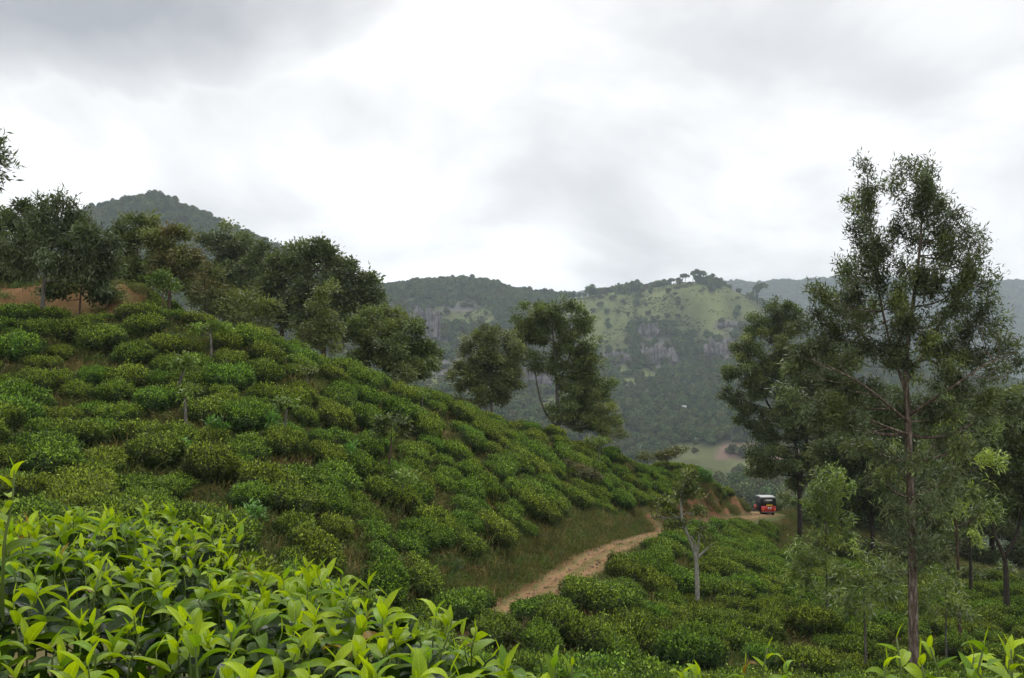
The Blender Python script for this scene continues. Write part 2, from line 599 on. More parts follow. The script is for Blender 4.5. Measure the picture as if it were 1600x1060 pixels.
# the dirt track
mb = MB()
tg = np.gradient(RC, axis=0); tg[:, 2] = 0; tg /= np.linalg.norm(tg, axis=1)[:, None]
nrm = np.c_[tg[:, 1], -tg[:, 0], np.zeros(len(tg))]
RN = 17
cols = np.linspace(-1, 1, RN)
RV, RCOL = [], []
for i in range(len(RC)):
    wv = 0.82 + 0.13 * math.sin(i * 0.7) + 0.12 * math.sin(i * 1.9)
    for c in cols:
        p = RC[i] + nrm[i] * c * wv
        n_ = float(fbm(p[0] * 1.4, p[1] * 1.4, 41))
        rut = -0.05 * math.exp(-((abs(c) - 0.5) / 0.16) ** 2) + 0.03 * math.exp(-(c / 0.2) ** 2)
        z = float(H(p[0], p[1])) + 0.055 + rut + (n_ - 0.5) * 0.05 - 0.10 * max(0, abs(c) - 0.8) * 5 * 0.5
        RV.append((p[0], p[1], z))
        g = max(math.exp(-(c / 0.26) ** 2) * 0.8, smooth(0.45, 0.95, abs(c)) * 0.95) * min(1.0, max(0.0, (n_ - 0.25) * 4))
        base = np.array([0.26, 0.152, 0.078]) * (0.8 + 0.45 * n_)
        RCOL.append(base * (1 - g) + np.array([0.12, 0.12, 0.04]) * g)
ii = np.arange(len(RC) * RN).reshape(len(RC), RN)
Q = np.stack([ii[:-1, :-1], ii[1:, :-1], ii[1:, 1:], ii[:-1, 1:]], -1).reshape(-1, 4)[:, ::-1]
mb.add(RV, Q, None, np.array(RCOL))
tag(mb.build('dirt_track', M_ROAD, None, True), 'rutted pale brown dirt track curving up to the three wheeler', 'track', kind='structure')

# ------------------------------------------------------------------ valley and far hills
FP = []
sky_pts = [(-500, 500, 700), (-200, 470, 760), (0, 430, 820), (90, 374, 860), (140, 339, 900), (190, 327, 920), (240, 326, 930), (290, 341, 940), (340, 358, 940),
           (400, 380, 950), (440, 395, 960), (500, 424, 980), (560, 446, 1050), (600, 452, 1120), (650, 446, 1160), (700, 443, 1190), (750, 446, 1200),
           (800, 458, 1200), (850, 470, 1190), (900, 468, 1160), (950, 462, 1140), (1000, 455, 1130), (1050, 448, 1120), (1090, 440, 1110), (1120, 442, 1105),
           (1160, 458, 1100), (1190, 474, 1090), (1240, 505, 1060), (1320, 545, 1010), (1450, 590, 960), (1650, 610, 920), (2000, 620, 900)]
for (px, py, d) in sky_pts:
    FP.append(at(px, py, d))
    FP.append(at(px, py + 70, d * 1.3))
    FP.append(at(px, py + 140, d * 1.8))
for c in [(300, 470, 640), (200, 480, 560), (450, 500, 650), (0, 540, 500), (-300, 560, 450), (100, 620, 300), (400, 640, 330), (550, 540, 760), (600, 700, 380),
          (650, 520, 930), (650, 600, 740), (650, 690, 560), (720, 500, 1020), (720, 600, 780), (800, 520, 990), (800, 600, 800), (800, 690, 600),
          (900, 520, 1010), (900, 600, 860), (900, 690, 630), (950, 500, 1050), (1000, 505, 1020), (1000, 540, 970), (1000, 600, 880), (1000, 690, 640),
          (1100, 500, 1000), (1100, 560, 930), (1100, 620, 820), (1100, 690, 630), (1200, 540, 930), (1200, 620, 770), (1200, 690, 610),
          (1060, 722, 530), (1150, 745, 470), (1250, 745, 480), (1350, 700, 620), (1500, 690, 650), (1750, 690, 650),
          (1100, 800, 360), (800, 830, 320), (600, 830, 260), (1300, 800, 380), (1500, 780, 420), (1750, 780, 420),
          (1100, 1000, 180), (800, 980, 170), (1400, 1000, 190), (1800, 1000, 190), (400, 760, 170), (0, 700, 180), (-400, 700, 200),
          (1100, 1150, 110), (800, 1050, 110), (400, 800, 110), (0, 720, 110), (1500, 1150, 110), (2000, 1150, 120)]:
    FP.append(at(*c))
FTERR = TPS(FP, 200.0, 1e-2)
naz, nd = 330, 230
azp = np.linspace(-700, 2150, naz)
dd_ = np.exp(np.linspace(math.log(105), math.log(2000), nd))
AZ, DD = np.meshgrid(azp, dd_)
kk = 1.0 / (FPX * math.cos(PITCH))
FX, FY = (AZ - 800) * kk * DD, DD
FZ0 = FTERR(FX, FY)


def far_noise(x, y):
    r = 1 - np.abs(2 * fbm(x / 150.0, y / 260.0, 61, 4) - 1)
    return ((r - 0.75) * 34 + (fbm(x / 45.0, y / 60.0, 71, 4) - 0.5) * 16)


def far_z(x, y, z0=None):
    z0 = FTERR(x, y) if z0 is None else z0
    d = np.asarray(y, float)
    return z0 + far_noise(x, y) * smooth(300, 700, d) * (1 - 0.75 * smooth(1000, 1090, d)) + (fbm(np.asarray(x) / 30.0, d / 30.0, 81) - 0.5) * 3


FZ = far_z(FX, FY, FZ0)
FPXY = project(np.stack([FX, FY, FZ], -1))


def blob(px, py, cx, cy, rx, ry, soft=0.35):
    return smooth(1 + soft, 1 - soft, np.hypot((px - cx) / rx, (py - cy) / ry))


GRASS_E = [(925, 490, 62, 34), (945, 535, 52, 52), (1000, 462, 90, 16), (1095, 468, 85, 30), (1040, 492, 90, 15), (1150, 490, 40, 30), (720, 505, 60, 34), (700, 560, 70, 60), (1120, 515, 45, 18), (990, 590, 40, 12),
           (880, 640, 50, 22), (1000, 490, 50, 12), (740, 600, 30, 40)]
ROCK_E = [(1015, 517, 20, 12), (960, 560, 26, 12), (1030, 555, 30, 22), (1130, 548, 30, 20), (660, 512, 30, 40), (835, 590, 25, 25), (1145, 508, 25, 8), (690, 560, 18, 30), (720, 480, 26, 8)]


def cover(x, y, z):
    """share of grass, rock and field on the far slopes"""
    px, py = project(np.stack([x, y, z], -1))
    wob = (fbm(x / 60, y / 90, 91) - 0.5) * 46
    wob2 = (fbm(x / 60 + 9, y / 90 + 4, 95) - 0.5) * 34
    g = np.zeros_like(px)
    for e in GRASS_E:
        g = np.maximum(g, blob(px + wob, py + wob2, *e))
    r = np.zeros_like(px)
    for e in ROCK_E:
        r = np.maximum(r, blob(px + wob * 0.4, py + wob2 * 0.4, *e))
    far = smooth(640, 700, y)
    fld = smooth(690, 697, py) * smooth(764, 752, py) * smooth(1030, 1045, px + wob * 0.3) * smooth(1290, 1270, px) * (y < 680) * smooth(400, 420, y)
    scrub = smooth(0.40, 0.52, fbm(x / 55, y / 70, 97, 5)) * 0.9 + 0.1
    g = g * (1 - 0.9 * smooth(0.56, 0.64, fbm(x / 48 + 3, y / 75, 99, 4)))
    return g * far * (1 - r), r * far, fld


gm, rm, fm = cover(FX, FY, FZ)
gg = fbm(FX / 25, FY / 40, 101)[..., None]
cg = np.array([0.122, 0.142, 0.05]) * (0.3 + 1.2 * gg) * (0.7 + 0.6 * fbm(FX / 110, FY / 130, 103)[..., None])
cw = np.array([0.05, 0.065, 0.03]) * (0.7 + 0.6 * gg)
cr = np.array([0.12, 0.112, 0.108]) * (0.5 + gg)
pxx, pyy = FPXY
fw = (fbm(FX / 40, FY / 25, 111)[..., None])
plough = smooth(1118, 1128, pxx + 0.35 * (pyy - 700) + (fbm(FX / 30, FY / 30, 5) - .5) * 14)[..., None] * smooth(722, 716, pyy + (fbm(FX / 20, FY / 20, 6) - .5) * 12)[..., None]
cf = np.array([0.095, 0.108, 0.042]) * (0.45 + 1.1 * fw) * (0.6 + 0.8 * _hash(np.floor(FX / 26 + FY / 60), np.floor(FY / 34 - FX / 90), 5)[..., None])
cf = cf * (1 - plough) + np.array([0.20, 0.135, 0.105]) * plough * (0.8 + 0.4 * fw)
fcol = cw * (1 - gm[..., None]) + cg * gm[..., None]
fcol = fcol * (1 - rm[..., None]) + cr * rm[..., None]
fcol = fcol * (1 - fm[..., None]) + cf * fm[..., None]
mb = MB()
ix = np.arange(nd * naz).reshape(nd, naz)
Q = np.stack([ix[:-1, :-1], ix[:-1, 1:], ix[1:, 1:], ix[1:, :-1]], -1).reshape(-1, 4)
mb.add(np.stack([FX, FY, FZ], -1).reshape(-1, 3), Q, None, fcol.reshape(-1, 3))
tag(mb.build('far_hills', M_FARG, None, True), 'valley floor and grassy rocky hills across the valley', 'hills', kind='structure')

# distant misty ridge on the right
RP = []
for (px, py, d) in [(700, 480, 2700), (1000, 452, 2700), (1150, 447, 2700), (1250, 446, 2650), (1350, 444, 2650), (1450, 440, 2700), (1520, 446, 2700), (1600, 444, 2750), (1800, 430, 2800), (2200, 430, 2800)]:
    RP += [at(px, py, d), at(px, py + 110, d * 0.82), at(px, py + 190, d * 0.7), at(px, py + 90, d * 1.3)]
RT = TPS(RP, 400.0, 1e-2)
A2, D2 = np.meshgrid(np.linspace(700, 2250, 200), np.linspace(1850, 3300, 110))
RX, RY = (A2 - 800) * kk * D2, D2
RZ = RT(RX, RY) + (1 - np.abs(2 * fbm(RX / 400, RY / 500, 7) - 1) - 0.7) * 70 * smooth(2650, 2450, RY) + (fbm(RX / 60, RY / 60, 8) - 0.5) * 22
mb = MB()
ix = np.arange(A2.size).reshape(A2.shape)
Q = np.stack([ix[:-1, :-1], ix[:-1, 1:], ix[1:, 1:], ix[1:, :-1]], -1).reshape(-1, 4)
mb.add(np.stack([RX, RY, RZ], -1).reshape(-1, 3), Q, None, (np.array([0.035, 0.05, 0.03]) * (0.6 + 0.8 * fbm(RX / 80, RY / 80, 9)[..., None])).reshape(-1, 3))
tag(mb.build('distant_ridge', M_FARG, None, True), 'blue misty wooded ridge behind the valley on the right', 'ridge', kind='structure')


# ------------------------------------------------------------------ scatter of uncountable stuff (geometry nodes)
def scatter(name, P, R, S, I, sources, label, cat):
    me = bpy.data.meshes.new(name)
    me.vertices.add(len(P))
    me.vertices.foreach_set('co', np.asarray(P, np.float32).ravel())
    for nm, typ, arr, key in (('rot', 'FLOAT_VECTOR', R, 'vector'), ('scl', 'FLOAT_VECTOR', S, 'vector')):
        a = me.attributes.new(nm, typ, 'POINT')
        a.data.foreach_set(key, np.asarray(arr, np.float32).ravel())
    a = me.attributes.new('pick', 'INT', 'POINT')
    a.data.foreach_set('value', np.asarray(I, np.int32))
    o = bpy.data.objects.new(name, me)
    COL.objects.link(o)
    src = bpy.data.collections.new(name + '_source')
    for k, s in enumerate(sources):
        so_ = bpy.data.objects.new('%s_piece_%02d' % (name, k), s)
        src.objects.link(so_)
    g = bpy.data.node_groups.new(name + '_scatter', 'GeometryNodeTree')
    g.interface.new_socket('Geometry', in_out='INPUT', socket_type='NodeSocketGeometry')
    g.interface.new_socket('Geometry', in_out='OUTPUT', socket_type='NodeSocketGeometry')
    gi, go = g.nodes.new('NodeGroupInput'), g.nodes.new('NodeGroupOutput')
    ci = g.nodes.new('GeometryNodeCollectionInfo')
    ci.inputs['Collection'].default_value = src
    ci.inputs['Separate Children'].default_value = True
    ci.inputs['Reset Children'].default_value = True
    iop = g.nodes.new('GeometryNodeInstanceOnPoints')
    iop.inputs['Pick Instance'].default_value = True

    def na(nm, typ):
        n = g.nodes.new('GeometryNodeInputNamedAttribute')
        n.data_type = typ
        n.inputs['Name'].default_value = nm
        return n.outputs['Attribute']
    e2r = g.nodes.new('FunctionNodeEulerToRotation')
    l = g.links.new
    l(gi.outputs[0], iop.inputs['Points'])
    l(ci.outputs[0], iop.inputs['Instance'])
    l(na('pick', 'INT'), iop.inputs['Instance Index'])
    l(na('rot', 'FLOAT_VECTOR'), e2r.inputs[0])
    l(e2r.outputs[0], iop.inputs['Rotation'])
    l(na('scl', 'FLOAT_VECTOR'), iop.inputs['Scale'])
    l(iop.outputs[0], go.inputs[0])
    md = o.modifiers.new('scatter', 'NODES')
    md.node_group = g
    return tag(o, label, cat, kind='stuff')


def rand_dirs(n):
    v = rng.normal(size=(n, 3))
    return v / np.linalg.norm(v, axis=1)[:, None]


def far_tree_parts(seed, kind):
    """small crown and trunk meshes for trees hundreds of metres away (unit: metres, about 10 m tall)"""
    r = np.random.default_rng(seed)
    cm, tm = MB(), MB()
    if kind == 'round':
        lob = [(r.normal(0, 1.3), r.normal(0, 1.3), r.uniform(4.0, 7.5), r.uniform(1.7, 2.6)) for _ in range(6)]
    elif kind == 'umbrella':
        lob = [(r.normal(0, 1.3), r.normal(0, 1.3), r.uniform(7.5, 9.5), r.uniform(1.0, 1.7)) for _ in range(6)]
    else:
        lob = [(r.normal(0, .3), r.normal(0, .3), 2.0 + 1.5 * k, 2.1 - 0.36 * k) for k in range(5)]
    for (x, y, z, a) in lob:
        n = int(60 * a * a / 3) + 20
        d = r.normal(size=(n, 3)); d /= np.linalg.norm(d, axis=1)[:, None]
        P = np.array([x, y, z]) + d * a * np.array([1, 1, 0.75]) * r.uniform(0.6, 1.0, (n, 1))
        dirs = d + r.normal(0, .6, (n, 3))
        base = np.array([0.105, 0.14, 0.052]) * r.uniform(0.65, 1.35)
        cm.leaves(P, dirs, d + r.normal(0, .5, (n, 3)), 1.1, 0.9, base * r.uniform(0.6, 1.4, (n, 1)))
        # each lobe's shaded inside
        th = np.linspace(0, 2 * math.pi, 7)[:-1]
        ring = np.c_[np.cos(th), np.sin(th), 0 * th]
        V = np.vstack([ring * 0.75 * a + (x, y, z), [(x, y, z + .6 * a)], [(x, y, z - .5 * a)]])
        T = [(k, (k + 1) % 6, 6) for k in range(6)] + [((k + 1) % 6, k, 7) for k in range(6)]
        cm.add(V, None, T, base * 0.9)
    top = max(l[2] for l in lob)
    tm.tube([(0, 0, -3), (0.1, 0.1, 3), (0.0, 0.2, top)], [0.3, 0.22, 0.07], 5)
    if kind == 'umbrella':
        for (x, y, z, a) in lob:
            tm.tube([(0.05, 0.1, top * 0.55), (x * .5, y * .5, z - 1.2), (x, y, z)], [0.14, 0.1, 0.04], 4)
    return cm, tm


def joined(cm, tm, name):
    b = MB()
    for s in (cm,):
        off = b.n
        b.V += s.V; b.C += s.C
        b.Q += [q + off for q in s.Q]; b.T += [t + off for t in s.T]
        b.n += s.n
    return b.mesh(name, M_FAR)


far_src = [joined(*far_tree_parts(200 + k, 'round'), 'wood_crown') for k in range(5)] + [joined(*far_tree_parts(230 + k, 'umbrella'), 'wood_crown') for k in range(2)]
# sample the far slopes
nS = 60000
u = rng.uniform(-250, 1700, nS)
dS = np.sqrt(rng.uniform(230 ** 2, 1230 ** 2, nS))
fx, fy = (u - 800) * kk * dS, dS
fz = far_z(fx, fy)
g_, r_, f_ = cover(fx, fy, fz)
den = 1 - smooth(0.12, 0.6, g_) * 0.965
den *= 1 - r_ * 0.8
den *= 1 - smooth(0.3, 0.6, f_) * (0.985 - 0.5 * (fbm(fx / 25, fy / 18, 203) > 0.62))
pu, pv = project(np.c_[fx, fy, fz])
den *= 0.55 + 0.45 * smooth(0.35, 0.5, fbm(fx / 40, fy / 40, 131))
den *= (pv < 840) & ((pu < 620) | (pv < 760) | (pu > 1000))
# keep only what could show above the near crest
keep = rng.uniform(0, 1, nS) < den * np.minimum(1, (dS / 900) ** 0.3)
nearline = np.interp(pu, [0, 300, 420, 600, 750, 860, 960, 1060, 1165, 1200, 1600], [478, 480, 515, 586, 630, 668, 695, 725, 770, 860, 900])
keep &= (pv - 22) < nearline
fx, fy, fz = fx[keep], fy[keep], fz[keep]
n = len(fx)
s = rng.uniform(0.55, 1.1, n) * (0.7 + 0.5 * fbm(fx / 60, fy / 60, 141))
FARP = np.c_[fx, fy, fz - 1.5]
pick = rng.integers(0, 5, n); pick[rng.uniform(0, 1, n) < 0.08] = 5
scatter('wood', FARP, np.c_[np.zeros(n), np.zeros(n), rng.uniform(0, 6.28, n)], np.c_[s, s, s * rng.uniform(0.8, 1.25, n)], pick, far_src,
        'dark woodland covering the hills across the valley', 'woodland')
# low scrub dotted over the far grass
nS = 60000
u = rng.uniform(600, 1300, nS); dS = rng.uniform(680, 1160, nS)
fx, fy = (u - 800) * kk * dS, dS
fz = far_z(fx, fy)
g_, r_, f_ = cover(fx, fy, fz)
keep = (g_ > 0.2) & (rng.uniform(0, 1, nS) < 0.06 + 0.7 * smooth(0.50, 0.66, fbm(fx / 35, fy / 50, 191, 4)))
fx, fy, fz = fx[keep], fy[keep], fz[keep]
n = len(fx)
s = rng.uniform(0.05, 0.19, n)
scatter('scrub', np.c_[fx, fy, fz - 0.5], np.c_[np.zeros(n), np.zeros(n), rng.uniform(0, 6.28, n)], np.c_[s * 1.5, s * 1.5, s * .8], rng.integers(0, 5, n), far_src,
        'low scrub dotted over the grassy far hill', 'scrub')
# woods on the misty ridge
n = 9000
u = rng.uniform(1120, 1750, n); dS = rng.uniform(2150, 2720, n)
x, y = (u - 800) * kk * dS, dS
z = RT(x, y) + (1 - np.abs(2 * fbm(x / 400, y / 500, 7) - 1) - 0.7) * 70 * smooth(2650, 2450, y) + (fbm(x / 60, y / 60, 8) - 0.5) * 22
s = rng.uniform(1.0, 2.0, n)
scatter('ridge_wood', np.c_[x, y, z - 3], np.c_[np.zeros(n), np.zeros(n), rng.uniform(0, 6.28, n)], np.c_[s * 1.2, s * 1.2, s], rng.integers(0, 5, n), far_src,
        'blue hazed woodland on the most distant ridge', 'woodland')

# trees that stand singly along the far skyline
kinds = {k: [[b.mesh(nm, mm) for b, nm, mm in zip(far_tree_parts(300 + 10 * q + j, k), ('crown', 'trunk'), (M_FAR, M_BARKD))] for j in range(3)] for q, k in enumerate(('round', 'umbrella', 'cone'))}


def far_tree(px, d, h, kind, label, group, py=None):
    x = (px - 800) * kk * d
    z = float(far_z(np.array([x]), np.array([float(d)]))[0])
    root = empty('distant_tree', (x, d, z), random.uniform(0, 6))
    s = h / 10.0
    root.scale = (s, s, s)
    for me in random.choice(kinds[kind]):
        o = bpy.data.objects.new(me.name, me); COL.objects.link(o); o.parent = root
    tag(root, label, 'tree', group)


def sky_d(px):
    return float(np.interp(px, [c[0] for c in sky_pts], [c[2] for c in sky_pts])) - 4


for px in (1068, 1072):
    far_tree(px, sky_d(px), 13, 'umbrella', 'flat topped tall tree of the pair left of the bald summit, far hill', 'pair of flat topped trees near the summit')
for px in (1084, 1090, 1096, 1100):
    far_tree(px, sky_d(px), random.uniform(13, 19), 'umbrella', 'tall slim tree in the clump on the bald summit of the far hill', 'clump of trees on the summit')
for px in np.linspace(1020, 1062, 12):
    far_tree(px + random.uniform(-1.5, 1.5), sky_d(px), random.uniform(8, 11), 'umbrella', 'slender tree in the thin row climbing to the summit of the far hill', 'row of thin trees climbing to the summit')
for px in (963, 968, 974, 981, 988, 993, 998, 1003):
    far_tree(px, sky_d(px), random.uniform(11, 16), 'cone', 'pointed dark tree in the grove on the far skyline', 'pointed trees on the far skyline')
far_tree(922, sky_d(922), 19, 'round', 'largest round tree standing alone on the far skyline', None)
for px in (868, 880, 893, 905, 912, 931, 938, 946, 953):
    far_tree(px, sky_d(px), random.uniform(8, 13), 'round', 'round tree along the low saddle of the far skyline', 'trees along the saddle')
for px in (820, 828, 838, 851, 859):
    far_tree(px, sky_d(px), random.uniform(11, 17), 'round', 'bushy tree where the wooded far ridge dips', 'trees where the ridge dips')
far_tree(1184, 1085, 24, 'umbrella', 'spreading layered tree on the right shoulder of the far hill', None)
for px in (1172, 1177, 1191, 1198):
    far_tree(px, 1085, random.uniform(9, 13), 'round', 'low tree round the spreading tree on the hill shoulder', 'low trees on the right shoulder')
for px in (1127, 1131, 1136):
    far_tree(px, sky_d(px), random.uniform(3.5, 5), 'round', 'small scrub tree right of the bald summit', 'scrub right of the summit')


def outcrop(px, py, wpx, hpx, label):
    r = np.random.default_rng(int(px * 7 + py))
    ds = np.arange(640, 1150, 2.0)
    q = at(px, py + hpx * 0.6, 1.0)
    below = ds * q[2] < far_z(ds * q[0], ds)
    d = ds[int(np.argmax(below))] if below.any() else 950
    c = at(px, py, d)
    kx = d / FPX
    w, h = wpx * kx, hpx * kx
    mb = MB()
    nc = 9
    for i in range(nc):
        for lay in range(2):
            x = (i / (nc - 1) - 0.5) * 2 * w + r.normal(0, w * 0.08)
            hh = h * (1.05 - 0.6 * abs(i / (nc - 1) - 0.5)) * r.uniform(0.6, 1.15) * (1 - 0.35 * lay)
            rad = w / nc * r.uniform(1.2, 1.9)
            yy = lay * -w * 0.15 + r.normal(0, w * 0.06)
            th = np.sort(r.uniform(0, 2 * math.pi, 6))
            rings = []
            for f, sc_ in ((-1.3, 1.25), (-0.3, 1.1), (0.45, 0.95), (0.85, 0.7), (1.0, 0.25)):
                jit = r.uniform(0.8, 1.2, 6)
                rings.append(np.c_[x + np.cos(th) * rad * sc_ * jit + r.normal(0, rad * .1), yy + np.sin(th) * rad * sc_ * jit + f * h * 0.35, np.full(6, f * hh) + r.normal(0, hh * 0.05, 6)])
            V = np.concatenate(rings)
            Q = [(a * 6 + b, a * 6 + (b + 1) % 6, a * 6 + 6 + (b + 1) % 6, a * 6 + 6 + b) for a in range(4) for b in range(6)]
            T = [(24, 24 + k, 24 + k + 1) for k in range(1, 5)]
            mb.add(V, Q, T)
    o = mb.build('rock_outcrop', M_ROCK)
    o.location = c
    tag(o, label, 'rock')


outcrop(1015, 517, 15, 13, 'small square grey crag amid grass in the middle of the far hill')
outcrop(963, 560, 20, 10, 'low grey rocks at the foot of the bright grass slope')
outcrop(1030, 556, 24, 17, 'pale streaked cliff face below the square crag of the far hill')
outcrop(1125, 545, 24, 15, 'grey brown cliff under the right side of the summit')
outcrop(1138, 507, 16, 5, 'thin rock band just under the right shoulder')
outcrop(662, 508, 20, 34, 'tall dark cliff on the wooded hill, above the rounded tree')
outcrop(836, 590, 20, 20, 'grey crag seen between the two trees on the crest')


# small pale houses in the valley wood
def house(px, py, w, label):
    ds = np.arange(420, 1000, 2.0)
    q = at(px, py, 1.0)
    below = ds * q[2] < far_z(ds * q[0], ds)
    d = float(ds[int(np.argmax(below))])
    p = q * (d - 8)
    root = empty('house', tuple(p), random.uniform(-0.5, 0.5))
    root.scale = (1, 0.6, 0.42)
    MB().box((-w / 2, -2.5, -3), (w / 2, 2.5, 5.2)).build('wall', M_WALL, root)
    mb = MB()
    V = [(-w / 2 - .5, -3.1, 5.0), (w / 2 + .5, -3.1, 5.0), (w / 2 + .5, 3.1, 5.0), (-w / 2 - .5, 3.1, 5.0), (-w / 2 - .5, 0, 7.2), (w / 2 + .5, 0, 7.2)]
    mb.add(V, [(0, 1, 5, 4), (2, 3, 4, 5), (3, 2, 1, 0)], [(0, 4, 3), (1, 2, 5)]).build('roof', M_ROOF, root)
    MB().box((-w * .3, -2.56, 2.2), (-w * .1, -2.503, 4)).build('window', M_DARK, root)
    MB().box((w * .1, -2.56, 0.6), (w * .25, -2.503, 4)).build('door', M_DARK, root)
    tag(root, label, 'house')


M_WALL = mat_plain('limewash', (0.75, 0.74, 0.72), 0.9, 0.2)
M_ROOF = mat_plain('pale_roof_sheet', (0.6, 0.61, 0.64), 0.6, 0.4)
M_DARK = mat_plain('dark_opening', (0.03, 0.03, 0.03), 0.8, 0.2)
house(1069, 640, 3.2, 'small white house highest up in the valley wood')
house(1089, 684, 3.5, 'small white house at the top edge of the valley fields')
house(1031, 692, 4, 'white house just above the tea crest beside the valley wood')
house(1099, 681, 2, 'tiny white shed right of the white house by the fields')

# ------------------------------------------------------------------ tea bushes on the slopes
FLUSH = np.array([0.275, 0.40, 0.040])
MATURE = np.array([0.044, 0.077, 0.020])


def tea_mesh(seed):
    r = np.random.default_rng(seed)
    mb = MB()
    ex = r.uniform(1.0, 1.5); hgt = r.uniform(0.62, 0.82)
    ph = r.uniform(0, 6.28, 8)

    def rad(th, el):
        return 0.62 * (1 + 0.12 * np.sin(2 * th + ph[0]) + 0.09 * np.sin(3 * th + ph[1]) + 0.06 * np.sin(5 * th + ph[2] + 2 * el) + 0.07 * np.sin(9 * th + ph[3] + 7 * el) + 0.05 * np.sin(14 * th + ph[5] - 9 * el))

    def surf(th, t):
        # t 0 at the ground edge, 1 at the centre of the plucked top
        pr = np.where(t < 0.45, 0.60 + 0.40 * np.sin(t / 0.45 * math.pi / 2), np.sqrt(np.maximum(0, 1 - ((t - 0.45) / 0.55) ** 1.6)))
        pz = np.where(t < 0.45, 0.16 + 0.52 * (t / 0.45), 0.68 + 0.32 * np.sin((t - 0.45) / 0.55 * math.pi / 2))
        R = rad(th, t) * pr
        z = hgt * pz + (0.06 * np.sin(7 * R * np.cos(th) + ph[4]) * np.sin(6 * R * np.sin(th) + ph[5]) + 0.05 * np.sin(13 * R * np.cos(th) + ph[6]) * np.sin(12 * R * np.sin(th) + ph[7])) * smooth(0.2, 0.6, t)
        return np.stack([R * np.cos(th) * ex, R * np.sin(th), z], -1)
    n = 7600
    th = r.uniform(0, 2 * math.pi, n)
    t = np.where(r.uniform(0, 1, n) < 0.45, r.uniform(0, 0.5, n), 0.45 + 0.55 * r.uniform(0, 1, n) ** (1 / 1.6))
    P = surf(th, t)
    cN = P - np.array([0, 0, 0.30]); cN[:, 2] *= 1.5
    cN /= np.linalg.norm(cN, axis=1)[:, None]
    depth = r.uniform(0, 1, n) ** 1.5 * 0.13
    jit = r.normal(0, 0.02, (n, 3))
    tall = (r.uniform(0, 1, n) < 0.16) * r.uniform(0, 0.13, n)
    P = P - cN * depth[:, None] + jit + np.c_[np.zeros(n), np.zeros(n), tall]
    D = cN * 0.55 + r.normal(0, 0.55, (n, 3)) + np.array([0, 0, 0.30])
    topf = smooth(0.35, 0.75, t) * smooth(0.09, 0.0, depth)
    fl = np.clip(topf * r.uniform(-0.1, 1.25, n), 0, 1)[:, None]
    colr = (MATURE * (1 - fl) + FLUSH * fl) * r.uniform(0.55, 1.45, (n, 1))
    mb.leaves(P, D, cN + r.normal(0, 0.5, (n, 3)), r.uniform(0.045, 0.09, n), r.uniform(0.022, 0.04, n), colr)
    # closed dark green-brown hull that stops views through the bush, plus stems
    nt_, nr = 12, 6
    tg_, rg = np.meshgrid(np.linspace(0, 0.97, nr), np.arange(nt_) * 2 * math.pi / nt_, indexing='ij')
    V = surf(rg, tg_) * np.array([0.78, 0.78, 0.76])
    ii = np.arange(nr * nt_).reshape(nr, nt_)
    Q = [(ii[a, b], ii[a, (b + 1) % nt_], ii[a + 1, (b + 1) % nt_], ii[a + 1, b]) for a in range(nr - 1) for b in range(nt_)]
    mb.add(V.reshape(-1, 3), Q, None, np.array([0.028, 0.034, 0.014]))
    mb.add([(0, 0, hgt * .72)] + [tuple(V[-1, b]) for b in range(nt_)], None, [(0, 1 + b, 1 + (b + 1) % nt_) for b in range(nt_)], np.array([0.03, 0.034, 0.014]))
    for k in range(5):
        a = r.uniform(0, 6.28)
        c, s_ = math.cos(a), math.sin(a)
        mb.tube([(0.05 * c, 0.05 * s_, -0.25), (0.18 * c, 0.18 * s_, 0.12), (0.42 * c, 0.42 * s_, 0.35)], [0.035, 0.028, 0.018], 5, np.array([0.20, 0.18, 0.15]))
    return mb.mesh('tea_bush', M_TEA)


TEA = [tea_mesh(400 + k) for k in range(14)]

# dart throwing in a metric that follows the contour, so bushes run in hedges along the slope
cand = np.c_[rng.uniform(-34, 58, 60000), rng.uniform(9, 98, 60000)]
gzx = (H(cand[:, 0] + .6, cand[:, 1]) - H(cand[:, 0] - .6, cand[:, 1])) / 1.2
gzy = (H(cand[:, 0], cand[:, 1] + .6) - H(cand[:, 0], cand[:, 1] - .6)) / 1.2
gsx = TERR(cand[:, 0] + 3, cand[:, 1]) - TERR(cand[:, 0] - 3, cand[:, 1]); gsy = TERR(cand[:, 0], cand[:, 1] + 3) - TERR(cand[:, 0], cand[:, 1] - 3)
gl = np.hypot(gsx, gsy) + 1e-6
ux, uy = gsx / gl, gsy / gl
crd, crz, crs = road_info(cand[:, 0], cand[:, 1])
cz = H(cand[:, 0], cand[:, 1])
cpx, cpy = project(np.c_[cand, cz])
gap = fbm(cand[:, 0] * 0.28, cand[:, 1] * 0.28, 151)
ok = crd > np.where(cand[:, 1] < 25.6, 0.3, np.where(crs > 0, 2.6, 1.65))
ok &= ~((crs > 0) & (crd < 2.7) & (cand[:, 1] > 30) & (cand[:, 1] < 66) & (rng.uniform(0, 1, len(cand)) < 0.9))
ok &= ~((crs > 0) & (cpx > 820) & (cpx < 1150) & (cpy > 762) & (cpx < 1085) & (rng.uniform(0, 1, len(cand)) < 0.25))
ok &= gap < 0.70
ok &= ~((cpx > 1160) & (cpx < 1245) & (project(np.c_[cand, cz + 0.75])[1] < 816) & (cand[:, 1] < 90))
ok &= ~((cpx < 0 + 215) & (cand[:, 1] > 38.5))
ok &= (cpx > -120) & (cpx < 1700)
hl = np.interp(cpx, [0, 250, 500, 600, 700, 800, 830, 1100, 1600], [880, 900, 925, 950, 1010, 1080, 1110, 1130, 1130])
ok &= cpy < hl + 60
ok &= ~((cpx > 1200) & (cand[:, 1] > 52))
ok &= visible(np.c_[cand, cz + 1.0], -0.2)
